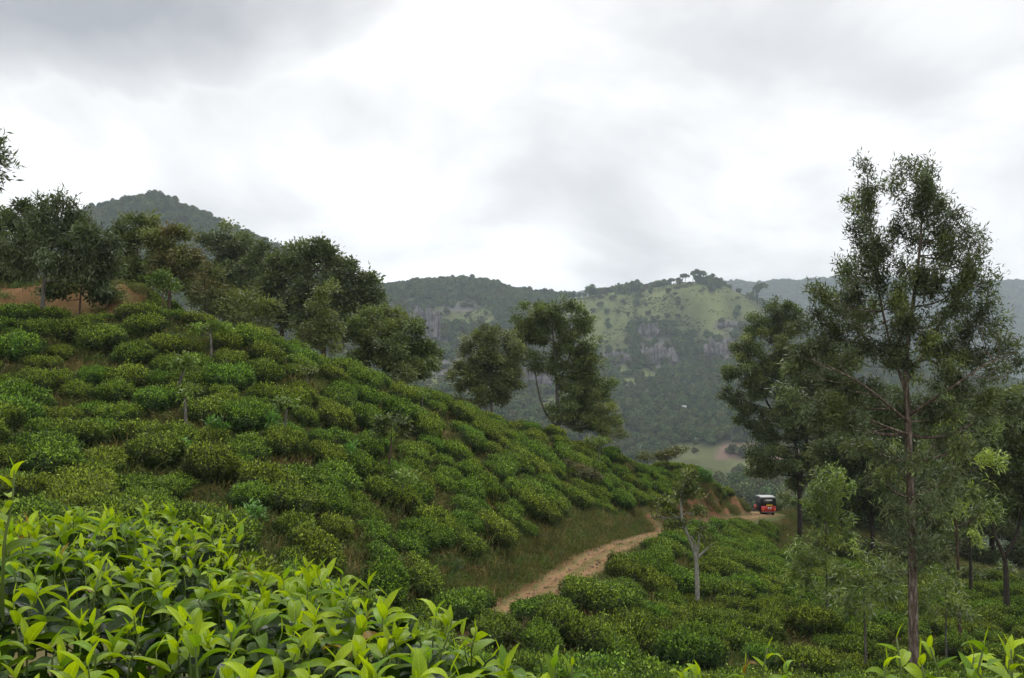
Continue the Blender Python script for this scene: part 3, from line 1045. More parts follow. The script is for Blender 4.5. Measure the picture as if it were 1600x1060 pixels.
cand, cz, ux, uy, gzx, gzy = cand[ok], cz[ok], ux[ok], uy[ok], gzx[ok], gzy[ok]
cell = {}
sel = []
for i, (x, y) in enumerate(cand):
    cx, cy = int(x // 2), int(y // 2)
    good = True
    for a in (-1, 0, 1):
        for b in (-1, 0, 1):
            for j in cell.get((cx + a, cy + b), ()):
                dx, dy = x - cand[j, 0], y - cand[j, 1]
                ac = dx * ux[i] + dy * uy[i]
                al = -dx * uy[i] + dy * ux[i]
                if (ac / 1.22) ** 2 + (al / 0.84) ** 2 < 1:
                    good = False
                    break
            if not good: break
        if not good: break
    if good:
        cell.setdefault((cx, cy), []).append(i)
        sel.append(i)
sel = np.array(sel)
BP = np.c_[cand[sel], cz[sel]]
BS = rng.uniform(0.68, 1.22, len(sel)) * (0.88 + 0.28 * fbm(BP[:, 0] * .4, BP[:, 1] * .4, 161))
tilt = 0.75
BRx = np.arctan(gzy[sel]) * tilt; BRy = -np.arctan(gzx[sel]) * tilt
BRz = np.arctan2(ux[sel], -uy[sel]) + rng.normal(0, 0.35, len(sel)) + np.where(rng.uniform(0, 1, len(sel)) < .5, math.pi, 0)
BI = rng.integers(0, len(TEA), len(sel))
bpx, bpy_ = project(BP + np.array([0, 0, 0.6]))
order = np.argsort(-BS / BP[:, 1])
inview = (bpx > -20) & (bpx < 1620) & (bpy_ < 1075) & (bpy_ < np.interp(bpx, [0, 250, 500, 600, 700, 800, 830, 1100, 1600], [835, 850, 870, 895, 950, 1040, 1075, 1075, 1075]))
single = [i for i in order if inview[i]][:300]
sset = set(single)
rd_s = road_info(BP[:, 0], BP[:, 1])


def tilted(i):
    return (Matrix.Rotation(BRx[i], 4, 'X') @ Matrix.Rotation(BRy[i], 4, 'Y') @ Matrix.Rotation(BRz[i], 4, 'Z')).to_euler('XYZ')


def bush_label(px, py, below):
    if below:
        for lim, w in ((960, 'right beside the lower bend of the dirt track'), (1075, 'left of the pale pollarded trunk'), (1170, 'right of the pale pollarded trunk'),
                       (1290, 'around the foot of the young feathery tree'), (1420, 'between young feathery tree and tall trunk'), (1501, 'just right of the tall feathery trunk')):
            if px < lim:
                break
        else:
            w = 'near the right frame edge under the dark trees'
        if py > 985 and px < 1290:
            w = 'nearest the bottom edge, ' + w
        return 'clipped tea bush ' + w, 'tea bushes below the track, ' + w
    col_ = 'at the left frame edge' if px < 130 else 'left of the pale bare pole' if px < 290 else 'right of the pale bare pole' if px < 430 else 'around the large ferny shrub' if px < 600 else 'right of the thin trunked shade tree' if px < 760 else 'above the bank of the dirt track'
    row = 'up near the crest' if py < 560 else 'high on the slope' if py < 660 else 'halfway down the slope' if py < 760 else 'low on the slope'
    return 'rounded tea bush ' + row + ', ' + col_, 'tea bushes ' + row + ', ' + col_


for i in single:
    o = bpy.data.objects.new('tea_bush', TEA[BI[i]])
    COL.objects.link(o)
    o.location = BP[i] - np.array([0, 0, 0.04])
    o.rotation_euler = tilted(i)
    s = BS[i]
    o.scale = (s, s, s * rng.uniform(0.85, 1.15))
    lab, grp = bush_label(bpx[i], bpy_[i], rd_s[2][i] < 0)
    tag(o, lab, 'tea bush', grp)
rest = np.array([i for i in range(len(sel)) if i not in sset])
er = np.array([tuple(tilted(i)) for i in rest])
scatter('tea_field', BP[rest] - np.array([0, 0, .04]), er, np.c_[BS[rest], BS[rest], BS[rest]], BI[rest], TEA,
        'far rows of small clipped tea bushes up to the crest', 'tea bushes')
print('bushes', len(sel), 'single', len(single))


# ------------------------------------------------------------------ grass and weeds between the bushes
def tuft(seed, n, h, colr, spread=0.25, wd=0.012, broad=False):
    r = np.random.default_rng(seed)
    mb = MB()
    P = np.c_[r.normal(0, spread, n), r.normal(0, spread, n), np.full(n, -0.03)]
    D = np.c_[r.normal(0, .45, n), r.normal(0, .45, n), np.ones(n)]
    hh = h * r.uniform(0.5, 1.2, n)
    c = np.array(colr) * r.uniform(0.6, 1.4, (n, 1))
    D /= np.linalg.norm(D, axis=1)[:, None]
    mid = P + D * (hh * .55)[:, None]
    mb.leaves(P, D, rand_dirs(n), hh * .8, wd * 1.6, c)
    D2 = D + np.c_[r.normal(0, .5, n), r.normal(0, .5, n), np.full(n, -.35)]
    mb.leaves(mid, D2, rand_dirs(n), hh * .6, wd * 1.3, c * 1.05)
    if broad:
        k = n
        P2 = np.c_[r.normal(0, spread, k), r.normal(0, spread, k), r.uniform(0.05, h * .8, k)]
        mb.leaves(P2, rand_dirs(k) + np.array([0, 0, .3]), np.array([0, 0, 1.]) + r.normal(0, .5, (k, 3)), 0.07, 0.04, c)
    return mb.mesh('grass_tuft', M_GRASS)


TUFT = [tuft(500, 55, 0.40, (0.125, 0.14, 0.038)), tuft(501, 55, 0.33, (0.10, 0.15, 0.034)), tuft(502, 45, 0.46, (0.22, 0.17, 0.07)),
        tuft(503, 60, 0.36, (0.085, 0.135, 0.034), broad=True), tuft(504, 60, 0.42, (0.125, 0.12, 0.042), broad=True)]
c = np.c_[rng.uniform(-34, 58, 150000), rng.uniform(9, 100, 150000)]
cz_ = H(c[:, 0], c[:, 1])
px, py = project(np.c_[c, cz_])
rdg = road_info(c[:, 0], c[:, 1])
ok = (px > -40) & (px < 1640) & (py < 1080) & visible(np.c_[c, cz_ + .5], -0.2)
ok &= py < np.interp(px, [0, 250, 500, 600, 700, 800, 830, 1600], [880, 900, 925, 950, 1010, 1090, 1100, 1100])
onroad = rdg[0] < 1.2
ok &= ~(onroad & (rng.uniform(0, 1, len(c)) < 0.93)) & ~(rdg[0] < 0.22 * 0 + 0.9) | ((rdg[0] < 0.22) & (rng.uniform(0, 1, len(c)) < 0.5) & ok & (c[:, 1] < 45))
ok &= rng.uniform(0, 1, len(c)) < np.where(rdg[0] < 6, 1.0, 0.62)
ok &= fbm(c[:, 0] * 0.5, c[:, 1] * 0.5, 171) < np.where((rdg[2] > 0) & (rdg[0] < 4) & (c[:, 1] > 50), np.where(c[:, 1] > 64, 0.51, 0.64), 0.95)
ok &= ~((rdg[0] < np.where(rdg[2] > 0, 1.5, 2.3)) & (c[:, 1] > 64))
ok &= ~((px < 215) & (c[:, 1] > 39.5) & (rng.uniform(0, 1, len(c)) < 0.75))
c, cz_, rdg0 = c[ok], cz_[ok], rdg[0][ok]
n = len(c)
s = rng.uniform(0.45, 1.2, n) * np.where(rdg0 < 1.2, 0.4, 1.0)
scatter('grass', np.c_[c, cz_], np.c_[rng.normal(0, .15, n), rng.normal(0, .15, n), rng.uniform(0, 6.28, n)], np.c_[s, s, s], rng.integers(0, 5, n), TUFT,
        'dry olive grass and weeds between the tea bushes and along the track', 'grass')
print('grass', n)


# loose stones on the track
STONE = []
for q in range(3):
    r = np.random.default_rng(560 + q)
    th = np.arange(6) * math.pi / 3
    rings = [np.c_[np.cos(th) * a * r.uniform(.8, 1.2, 6), np.sin(th) * a * .8 * r.uniform(.8, 1.2, 6), np.full(6, z) + r.normal(0, .06, 6)] for a, z in ((.9, -.3), (1.0, .15), (.6, .5))]
    V = np.vstack(rings + [np.array([[0, 0, .58]])])
    STONE.append(MB().add(V, [(a * 6 + b, a * 6 + (b + 1) % 6, a * 6 + 6 + (b + 1) % 6, a * 6 + 6 + b) for a in range(2) for b in range(6)], [(12 + b, 12 + (b + 1) % 6, 18) for b in range(6)], (0.27, 0.2, 0.14)).mesh('stone', M_ROAD))
n = 1500
ti = rng.integers(20, len(RC) - 30, n); off = rng.normal(0, 0.75, n)
P = RC[ti] + nrm[ti] * off[:, None] + rng.uniform(-.3, .3, (n, 3)) * np.array([1, 1, 0])
P[:, 2] = H(P[:, 0], P[:, 1]) + np.where(np.abs(off) < .8, 0.05, 0.01)
sz = rng.uniform(0.012, 0.05, n) * (1 + 1.2 * (rng.uniform(0, 1, n) < .06))
scatter('gravel', P, np.c_[rng.normal(0, .3, n), rng.normal(0, .3, n), rng.uniform(0, 6.28, n)], np.c_[sz, sz, sz * .8], rng.integers(0, 3, n), STONE,
        'loose stones and clods strewn along the dirt track', 'gravel')


# ------------------------------------------------------------------ trees
LAI_K = 1.8
LOBE_K = 1.1


def limb(p0, p1, bend=0.12, n=6, r=None):
    """a gently bowed path from p0 to p1, rising first"""
    t = np.linspace(0, 1, n)[:, None]
    L = np.linalg.norm(p1 - p0)
    off = np.array([0, 0, -1.0]) * L * bend + rng.normal(0, 0.05, 3) * L
    return p0 * (1 - t) + p1 * t + off * (np.sin(t * math.pi))


def tree(name, label, cat, d, trunks, lobes, leaf, r0=0.14, group=None, bark=None, tip=0.25, lai=3.0, clump=0.42, base=None, dz=0.9, side=0.55, ground=True, lobek=1.0):
    """trunks: pixel paths, each with its own start radius share; lobes: (px,py,rx,ry[,depth offset m[,colour]])"""
    bark = bark or M_BARK
    k = d / FPX
    paths = []
    tm = MB()
    for ti, tr in enumerate(trunks):
        P = np.array([at(q[0], q[1], d + (q[2] if len(q) > 2 else 0)) for q in tr])
        if ti == 0 and ground:
            g = H(P[0][0], P[0][1]) - 0.12
            P = np.vstack([[P[0][0], P[0][1], min(g, P[0][2])], P]) if P[0][2] > g + 0.05 else P
        P = catmull(P, 5)
        rr0 = r0 if ti == 0 else r0 * side
        rr = np.linspace(rr0, rr0 * tip, len(P))
        if ti == 0:
            rr[0] *= 1.35
        tm.tube(P, rr, 8)
        paths.append((P, rr))
    origin = paths[0][0][0]
    AP = np.concatenate([p for p, _ in paths]); AR = np.concatenate([r for _, r in paths])
    cm = MB()
    ctr = np.mean([at(l[0], l[1], d) for l in lobes], axis=0)
    for l in lobes:
        off = l[4] if len(l) > 4 and l[4] is not None else rng.uniform(-1, 1) * dz * 0.5 * (np.std([q[0] for q in lobes]) + 15) * k
        colm = l[5] if len(l) > 5 else (1.4 if name == 'feathery_tree' and l[1] > 595 else 1.0)  # feathery trees' lower lobes brighter: sunlight and paler new growth put into the colour
        c = at(l[0], l[1], d + off)
        a, b = l[2] * k * LOBE_K * lobek, l[3] * k * LOBE_K * lobek
        ra = np.array([a, a * 0.9, b])
        # limb from the stem to the lobe
        below = AP[:, 2] < c[2] - 0.15 * np.linalg.norm(AP - c, axis=1)
        dist = np.linalg.norm(AP - c, axis=1) + np.where(below, 0, 50)
        j = int(np.argmin(dist + 0.15 * rng.uniform(0, 1, len(dist))))
        Lp = limb(AP[j], c, 0.08)
        lr = max(0.012, min(AR[j] * 0.6, 0.02 + 0.028 * np.linalg.norm(AP[j] - c) * 0.5))
        if np.linalg.norm(AP[j] - c) > 0.15:
            tm.tube(Lp, np.linspace(lr, lr * 0.35, len(Lp)), 5)
        nleaf = int(LAI_K * lai * math.pi * a * b / (leaf['L'] * leaf['W'] * 0.5) * rng.uniform(0.85, 1.15))
        ncl = max(4, int(2.0 * (a * b) / (clump * clump)))
        dd = rand_dirs(ncl)
        rad = rng.uniform(0.1, 1, (ncl, 1)) ** 0.42
        CC = c + dd * rad * ra
        if leaf.get('style') == 'feather':
            CC[:, 2] += 0.1 * b
        for q in range(min(ncl, 14)):
            st = Lp[rng.integers(2, len(Lp))]
            tm.tube(limb(st, CC[q], 0.1, 4), np.linspace(lr * 0.4, lr * 0.15, 4), 4, cap=False)
        wts = rng.uniform(0.15, 1.6, ncl); wts /= wts.sum()
        ci = rng.choice(ncl, nleaf, p=wts)
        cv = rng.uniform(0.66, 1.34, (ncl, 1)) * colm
        out = (CC - ctr); out /= np.linalg.norm(out, axis=1)[:, None] + 1e-6
        pale = leaf.get('pale', 0.0)
        cmix = (rng.uniform(0, 1, (ncl, 1)) < leaf.get('mixp', 0.25)) * rng.uniform(0.4, 1, (ncl, 1))
        ccol = (np.array(leaf['col']) * (1 - cmix) + np.array(leaf.get('col2', leaf['col'])) * cmix) * cv
        if leaf.get('style') == 'feather':
            ax = out * 0.75 + np.array([0, 0, 0.55]) + rng.normal(0, .45, (ncl, 3))
            ax /= np.linalg.norm(ax, axis=1)[:, None]
            tpos = rng.uniform(-0.65, 0.65, (nleaf, 1))
            A = ax[ci]
            P = CC[ci] + A * tpos * clump * 1.5 + np.array([0, 0, -0.35]) * clump * np.abs(tpos) ** 2 * 2 + rng.normal(0, clump * 0.36, (nleaf, 3))
            D = A * 0.55 + rng.normal(0, .55, (nleaf, 3)) + np.array([0, 0, -0.28])
            Nn = rng.normal(0, .6, (nleaf, 3)) + np.array([0, 0, 1.0])
        else:
            P = CC[ci] + rng.normal(0, 1, (nleaf, 3)) * clump * np.array([0.48, 0.48, 0.34])
            D = (P - CC[ci]) / clump + rng.normal(0, .6, (nleaf, 3)) + out[ci] * .4 + np.array([0, 0, -0.1])
            Nn = out[ci] * .6 + rng.normal(0, .6, (nleaf, 3)) + np.array([0, 0, .8])
        lc = ccol[ci] * rng.uniform(0.7, 1.3, (nleaf, 1))
        if pale:
            pm = (rng.uniform(0, 1, (nleaf, 1)) < pale)
            lc = np.where(pm, np.array([0.27, 0.31, 0.20]) * rng.uniform(.7, 1.2, (nleaf, 1)), lc)
        cm.leaves(P, D, Nn, leaf['L'] * rng.uniform(0.6, 1.35, nleaf), leaf['W'] * rng.uniform(0.7, 1.3, nleaf), lc)
    root = empty(name, tuple(origin))
    for b_, nm, mt, sm in ((tm, 'trunk', bark, True), (cm, 'crown', M_LEAF, False)):
        b_.V = [v - origin for v in b_.V]
        o = b_.build(nm, mt, root, sm)
    tag(root, label, cat, group)
    return root


G_DARK = dict(L=0.20, W=0.09, col=(0.075, 0.105, 0.036), col2=(0.12, 0.15, 0.048))
G_MID = dict(L=0.20, W=0.09, col=(0.11, 0.15, 0.044), col2=(0.17, 0.20, 0.06))
G_FAR = dict(L=0.26, W=0.13, col=(0.10, 0.13, 0.052), col2=(0.14, 0.17, 0.065))
G_BROWN = dict(L=0.18, W=0.08, col=(0.125, 0.145, 0.045), col2=(0.15, 0.125, 0.045), mixp=0.3)
G_YEL = dict(L=0.16, W=0.07, col=(0.135, 0.165, 0.046), col2=(0.18, 0.20, 0.06))
F_DARK = dict(L=0.24, W=0.055, col=(0.085, 0.115, 0.052), col2=(0.13, 0.155, 0.07), style='feather')
F_OAK = dict(L=0.16, W=0.036, col=(0.082, 0.105, 0.052), col2=(0.15, 0.19, 0.055), style='feather', mixp=0.3)
F_YOUNG = dict(L=0.21, W=0.048, col=(0.16, 0.225, 0.05), col2=(0.27, 0.34, 0.075), style='feather', pale=0.06, mixp=0.35)

# left crest
tree('tree', 'leafy branch tips reaching in at the left frame edge, against white sky', 'tree', 26, [[(-70, 480), (-68, 380), (-60, 270)]],
     [(-30, 235, 34, 26), (-22, 275, 32, 18), (-55, 330, 40, 35)], F_DARK, 0.12, lai=2.0)
tree('tree', 'dense dark tree at the left edge above the red earth', 'tree', 44, [[(12, 476), (12, 420), (10, 370)]],
     [(-10, 375, 55, 42), (30, 348, 38, 28), (15, 420, 55, 32), (-30, 430, 50, 40), (55, 400, 25, 35)], G_DARK, 0.2, lai=4.2)
tree('tree', 'dark drooping leaved tree with a bare straight trunk on the left crest', 'tree', 35.5, [[(67, 494), (68, 450), (78, 400), (92, 345)]],
     [(55, 372, 38, 28), (95, 350, 34, 26), (130, 365, 32, 32), (150, 400, 34, 36), (95, 400, 50, 32), (45, 410, 36, 26), (120, 422, 36, 18), (160, 425, 20, 24), (70, 330, 12, 14), (30, 385, 25, 25), (100, 322, 10, 14)],
     F_DARK, 0.11, bark=M_BARKG, lai=3.6)
tree('shrub', 'dark round shrub beside the heap of red earth', 'shrub', 38.5, [[(125, 476), (128, 440)]],
     [(110, 448, 38, 22), (145, 452, 28, 20), (80, 455, 22, 16)], G_DARK, 0.06, lai=4)
tree('tree', 'round topped green tree left of the brownish tree on the crest', 'tree', 50, [[(215, 490), (215, 430), (215, 380)]],
     [(218, 362, 36, 26), (190, 392, 26, 34), (232, 400, 34, 40), (205, 440, 36, 34), (240, 450, 34, 28)], G_MID, 0.17, lai=4)
tree('tree', 'brownish green tree with a clumped crown on the left crest', 'tree', 45, [[(264, 484), (266, 430), (270, 380)]],
     [(250, 372, 24, 20), (282, 372, 24, 15), (290, 398, 20, 22), (258, 405, 24, 24), (276, 428, 24, 16)], G_BROWN, 0.12, lai=4)
tree('sapling', 'small bright yellow green sapling on the crest under the brownish tree', 'sapling', 36.5, [[(255, 484), (255, 455), (255, 440)]],
     [(250, 436, 13, 10), (262, 444, 12, 9), (254, 428, 9, 7)], dict(L=0.13, W=0.07, col=(0.10, 0.155, 0.03)), 0.04, lai=3, clump=0.25)
tree('tree', 'thin reddish brown tree between the brownish tree and the hazy grove', 'tree', 48, [[(322, 500), (320, 450), (322, 425)]],
     [(318, 425, 22, 18), (335, 445, 22, 18), (305, 450, 18, 20)], G_BROWN, 0.07, lai=1.8)
tree('tree', 'hazy grey green tree, highest of the grove right of the dark peak', 'tree', 72, [[(352, 520), (352, 450), (355, 390)]],
     [(358, 376, 30, 22), (335, 400, 26, 28), (385, 392, 30, 26), (365, 430, 50, 40), (330, 450, 30, 35), (395, 440, 36, 45), (360, 475, 50, 30)], G_FAR, 0.24, lai=4, clump=0.7)
tree('tree', 'hazy tree in the middle of the crest grove with a rounded top', 'tree', 66, [[(440, 530), (442, 470), (448, 410)]],
     [(456, 396, 22, 18), (425, 410, 30, 22), (450, 435, 40, 34), (425, 465, 36, 36), (465, 480, 34, 36), (440, 505, 36, 20)], G_FAR, 0.22, lai=4, clump=0.7)
tree('tree', 'largest tree of the crest grove, its right side standing against the sky', 'tree', 60, [[(505, 560), (506, 480), (510, 410)]],
     [(495, 390, 22, 14), (522, 400, 22, 16), (490, 420, 34, 26), (535, 424, 24, 22), (520, 455, 45, 32), (560, 462, 26, 24), (570, 440, 14, 12), (495, 490, 40, 36), (545, 505, 40, 34), (580, 475, 14, 10), (570, 500, 20, 20)],
     dict(G_FAR, col=(0.09, 0.12, 0.046)), 0.24, lai=4, clump=0.6, lobek=1.12)
tree('shrub', 'yellow green bushy tree just behind the bright tea crest', 'tree', 46, [[(385, 515), (385, 480)]],
     [(385, 468, 28, 17), (360, 480, 24, 15), (410, 482, 24, 17), (395, 497, 36, 14)], G_YEL, 0.07, lai=3)
tree('tree', 'slim pale green tree in front of the crest grove', 'tree', 48, [[(508, 575), (508, 520), (510, 470)]],
     [(508, 462, 14, 20), (500, 490, 20, 18), (520, 505, 22, 18), (500, 530, 30, 20), (470, 522, 22, 18)], G_YEL, 0.08, lai=2.4, clump=0.4)
tree('tree', 'low broad rounded tree on the crest below the grove', 'tree', 52, [[(618, 600), (618, 560), (616, 520)]],
     [(606, 502, 34, 22), (575, 525, 32, 24), (635, 525, 32, 26), (605, 545, 46, 30), (655, 552, 26, 26), (572, 558, 30, 20), (668, 570, 16, 14), (635, 575, 36, 16)], G_MID, 0.16, lai=4.2, clump=0.5)
tree('shrub', 'small pale leaved shrub at the right foot of the broad rounded tree', 'shrub', 50, [[(632, 612), (632, 585)]],
     [(630, 575, 12, 12), (640, 588, 16, 10), (618, 592, 14, 9)], dict(G_YEL, pale=0.25), 0.04, lai=2.5, clump=.3)
# crest middle
tree('tree', 'shorter olive tree left of the tall forked tree on the crest', 'tree', 62, [[(768, 655), (768, 600), (765, 545)]],
     [(770, 528, 22, 14), (745, 545, 24, 18), (785, 552, 24, 24), (735, 582, 22, 22), (765, 585, 30, 26), (792, 600, 16, 26), (755, 612, 34, 20), (722, 585, 10, 10)], dict(G_MID, col=(0.12, 0.14, 0.05)), 0.15, bark=M_BARKG, lai=3.0, clump=0.45, lobek=1.25)
tree('tree', 'tall forked tree standing alone on the crest against the far hill', 'tree', 68, [[(874, 700), (871, 640), (869, 580), (862, 500)], [(873, 672), (850, 640), (839, 600), (836, 575)], [(871, 668), (890, 640), (905, 620)], [(870, 610), (885, 570), (900, 530)]],
     [(840, 490, 30, 14), (875, 488, 30, 15), (902, 512, 20, 18), (818, 515, 20, 18), (855, 525, 34, 24), (912, 545, 20, 22), (812, 550, 14, 18), (885, 565, 32, 24), (925, 580, 18, 26), (845, 570, 16, 14), (905, 615, 34, 26), (935, 625, 13, 24), (915, 650, 28, 16), (880, 640, 16, 12), (925, 600, 24, 24), (940, 650, 18, 18)],
     G_MID, 0.22, bark=M_BARKG, lai=3.0, clump=0.46, lobek=1.25)
tree('shrub', 'light yellow green sapling at the right of the tall forked tree', 'sapling', 64, [[(940, 705), (938, 670), (940, 640)]],
     [(940, 620, 14, 8), (955, 640, 16, 9), (930, 645, 18, 12), (950, 662, 22, 12), (965, 676, 16, 10)], G_YEL, 0.06, lai=1.7, clump=.35)
tree('shrub', 'brownish straggling shrub on the crest above the red bank', 'shrub', 72, [[(1040, 735), (1042, 718)]],
     [(1025, 712, 16, 8), (1048, 706, 18, 8), (1062, 702, 12, 5), (1005, 716, 14, 7)], G_BROWN, 0.05, lai=1.8, clump=.35)
tree('shrub', 'dry olive bramble thicket on the slope above the track', 'shrub', 54, [[(880, 760), (880, 745)]],
     [(860, 735, 26, 14), (890, 738, 28, 14), (915, 748, 22, 13), (875, 755, 34, 12)], dict(G_BROWN, L=.12, W=.05, col=(0.10, 0.10, 0.035)), 0.04, lai=3, clump=.3)
# right side, behind
tree('tree', 'broad leaved tree with round leaf clumps beside the three wheeler', 'tree', 70, [[(1250, 835), (1248, 740), (1235, 640), (1222, 540)], [(1248, 760), (1262, 680), (1270, 600)], [(1242, 690), (1205, 640), (1180, 590)], [(1247, 740), (1275, 700), (1300, 640)]],
     [(1215, 487, 28, 17), (1185, 512, 20, 18), (1240, 510, 30, 20), (1165, 545, 20, 16), (1205, 545, 34, 22), (1160, 580, 26, 20), (1200, 595, 36, 26), (1240, 580, 30, 30), (1148, 545, 8, 7), (1158, 625, 24, 18), (1180, 650, 24, 14), (1195, 690, 26, 16), (1180, 705, 14, 12),
      (1225, 660, 34, 28), (1265, 640, 40, 40), (1222, 720, 34, 20), (1190, 730, 18, 14), (1260, 738, 30, 26), (1285, 700, 40, 40), (1290, 580, 36, 50)],
     dict(G_MID, col=(0.095, 0.13, 0.042)), 0.24, bark=M_BARKD, lai=3.6, clump=0.46, lobek=1.1)
tree('tree', 'dark tree behind the young feathery tree, nearest right of the broad leaved one', 'tree', 56, [[(1365, 880), (1362, 800), (1358, 700)], [(1363, 820), (1335, 760), (1325, 700)]],
     [(1335, 640, 45, 40), (1375, 660, 40, 45), (1320, 700, 40, 34), (1365, 720, 45, 36), (1310, 755, 34, 28), (1350, 780, 40, 28), (1385, 780, 34, 34), (1300, 800, 26, 20)], G_DARK, 0.2, bark=M_BARKD, lai=3.4, clump=0.5)
tree('tree', 'dark tree with a thin straight trunk right of the tall feathery tree', 'tree', 46, [[(1517, 925), (1516, 850), (1512, 740)]],
     [(1490, 640, 45, 40), (1530, 660, 40, 40), (1480, 700, 40, 34), (1525, 720, 40, 36), (1495, 760, 40, 30), (1540, 780, 34, 28), (1480, 800, 26, 22), (1455, 850, 26, 22)], G_DARK, 0.12, bark=M_BARKD, lai=3.4, clump=0.45)
tree('tree', 'dark fork trunked tree at the right frame edge', 'tree', 40, [[(1573, 965), (1572, 900), (1568, 868), (1552, 830), (1545, 770)], [(1570, 872), (1590, 830), (1598, 770)]],
     [(1560, 640, 40, 36), (1600, 650, 45, 45), (1550, 700, 36, 32), (1590, 720, 40, 36), (1560, 765, 40, 26), (1605, 790, 36, 34), (1540, 800, 26, 18), (1630, 720, 40, 50)], G_DARK, 0.16, bark=M_BARKD, lai=3.2, clump=0.42)
tree('tree', 'dark slender tree directly behind the tall feathery trunk', 'tree', 60, [[(1440, 880), (1442, 800), (1445, 720)]],
     [(1440, 680, 45, 40), (1420, 740, 40, 36), (1465, 750, 34, 40), (1440, 800, 40, 30), (1415, 840, 30, 26), (1470, 840, 26, 26)], G_DARK, 0.18, bark=M_BARKD, lai=3.2, clump=0.5)
for i, (px_, py_, d_, w_, lab) in enumerate([(1232, 792, 97, 44, 'low green scrub right behind the three wheeler'), (1320, 860, 58, 60, 'dark undergrowth shrub under the dark tree behind the young feathery tree'),
                                             (1490, 905, 50, 50, 'dark undergrowth shrub left of the thin straight trunk'), (1590, 905, 52, 50, 'undergrowth shrub at the right edge behind the fork trunk'), (1400, 880, 55, 44, 'undergrowth shrub just left of the tall feathery trunk'), (1545, 905, 58, 45, 'undergrowth shrub between thin straight trunk and fork trunk')]):
    tree('shrub', lab, 'shrub', d_, [[(px_, py_ + 20), (px_, py_)]], [(px_, py_, w_ * .6, w_ * .4), (px_ - w_ * .5, py_ + 8, w_ * .4, w_ * .3), (px_ + w_ * .5, py_ + 6, w_ * .4, w_ * .33), (px_ + w_ * .2, py_ + 22, w_ * .5, w_ * .3)],
         G_MID if i in (0, 3, 5) else G_DARK, 0.05, lai=3, clump=.4)

tree('tree', 'pale hazy tree deep in the wood, furthest back at the right', 'tree', 84, [[(1400, 880), (1400, 780), (1402, 650)]],
     [(1400, 640, 40, 34), (1370, 680, 40, 36), (1430, 690, 44, 40), (1395, 740, 50, 40), (1440, 790, 50, 40), (1370, 800, 44, 36), (1400, 850, 60, 34)], G_DARK, 0.25, bark=M_BARKD, lai=3, clump=.7)
tree('tree', 'leafy dark tree deep in the wood between thin and forked trunks', 'tree', 76, [[(1550, 900), (1550, 800), (1552, 680)]],
     [(1550, 660, 44, 36), (1520, 710, 44, 36), (1590, 700, 44, 40), (1550, 760, 54, 40), (1600, 790, 50, 44), (1510, 800, 44, 36), (1560, 850, 60, 36), (1500, 860, 44, 30), (1630, 860, 50, 40)], G_DARK, 0.25, bark=M_BARKD, lai=3, clump=.65)
tree('tree', 'dark leafy tree filling the gap between broad leaved tree and young feathery tree', 'tree', 82, [[(1310, 880), (1310, 780), (1312, 690)]],
     [(1310, 680, 40, 34), (1290, 740, 40, 34), (1335, 745, 40, 34), (1310, 800, 50, 34), (1280, 820, 34, 26), (1345, 840, 44, 30), (1300, 855, 44, 24)], G_DARK, 0.25, bark=M_BARKD, lai=3, clump=.65)

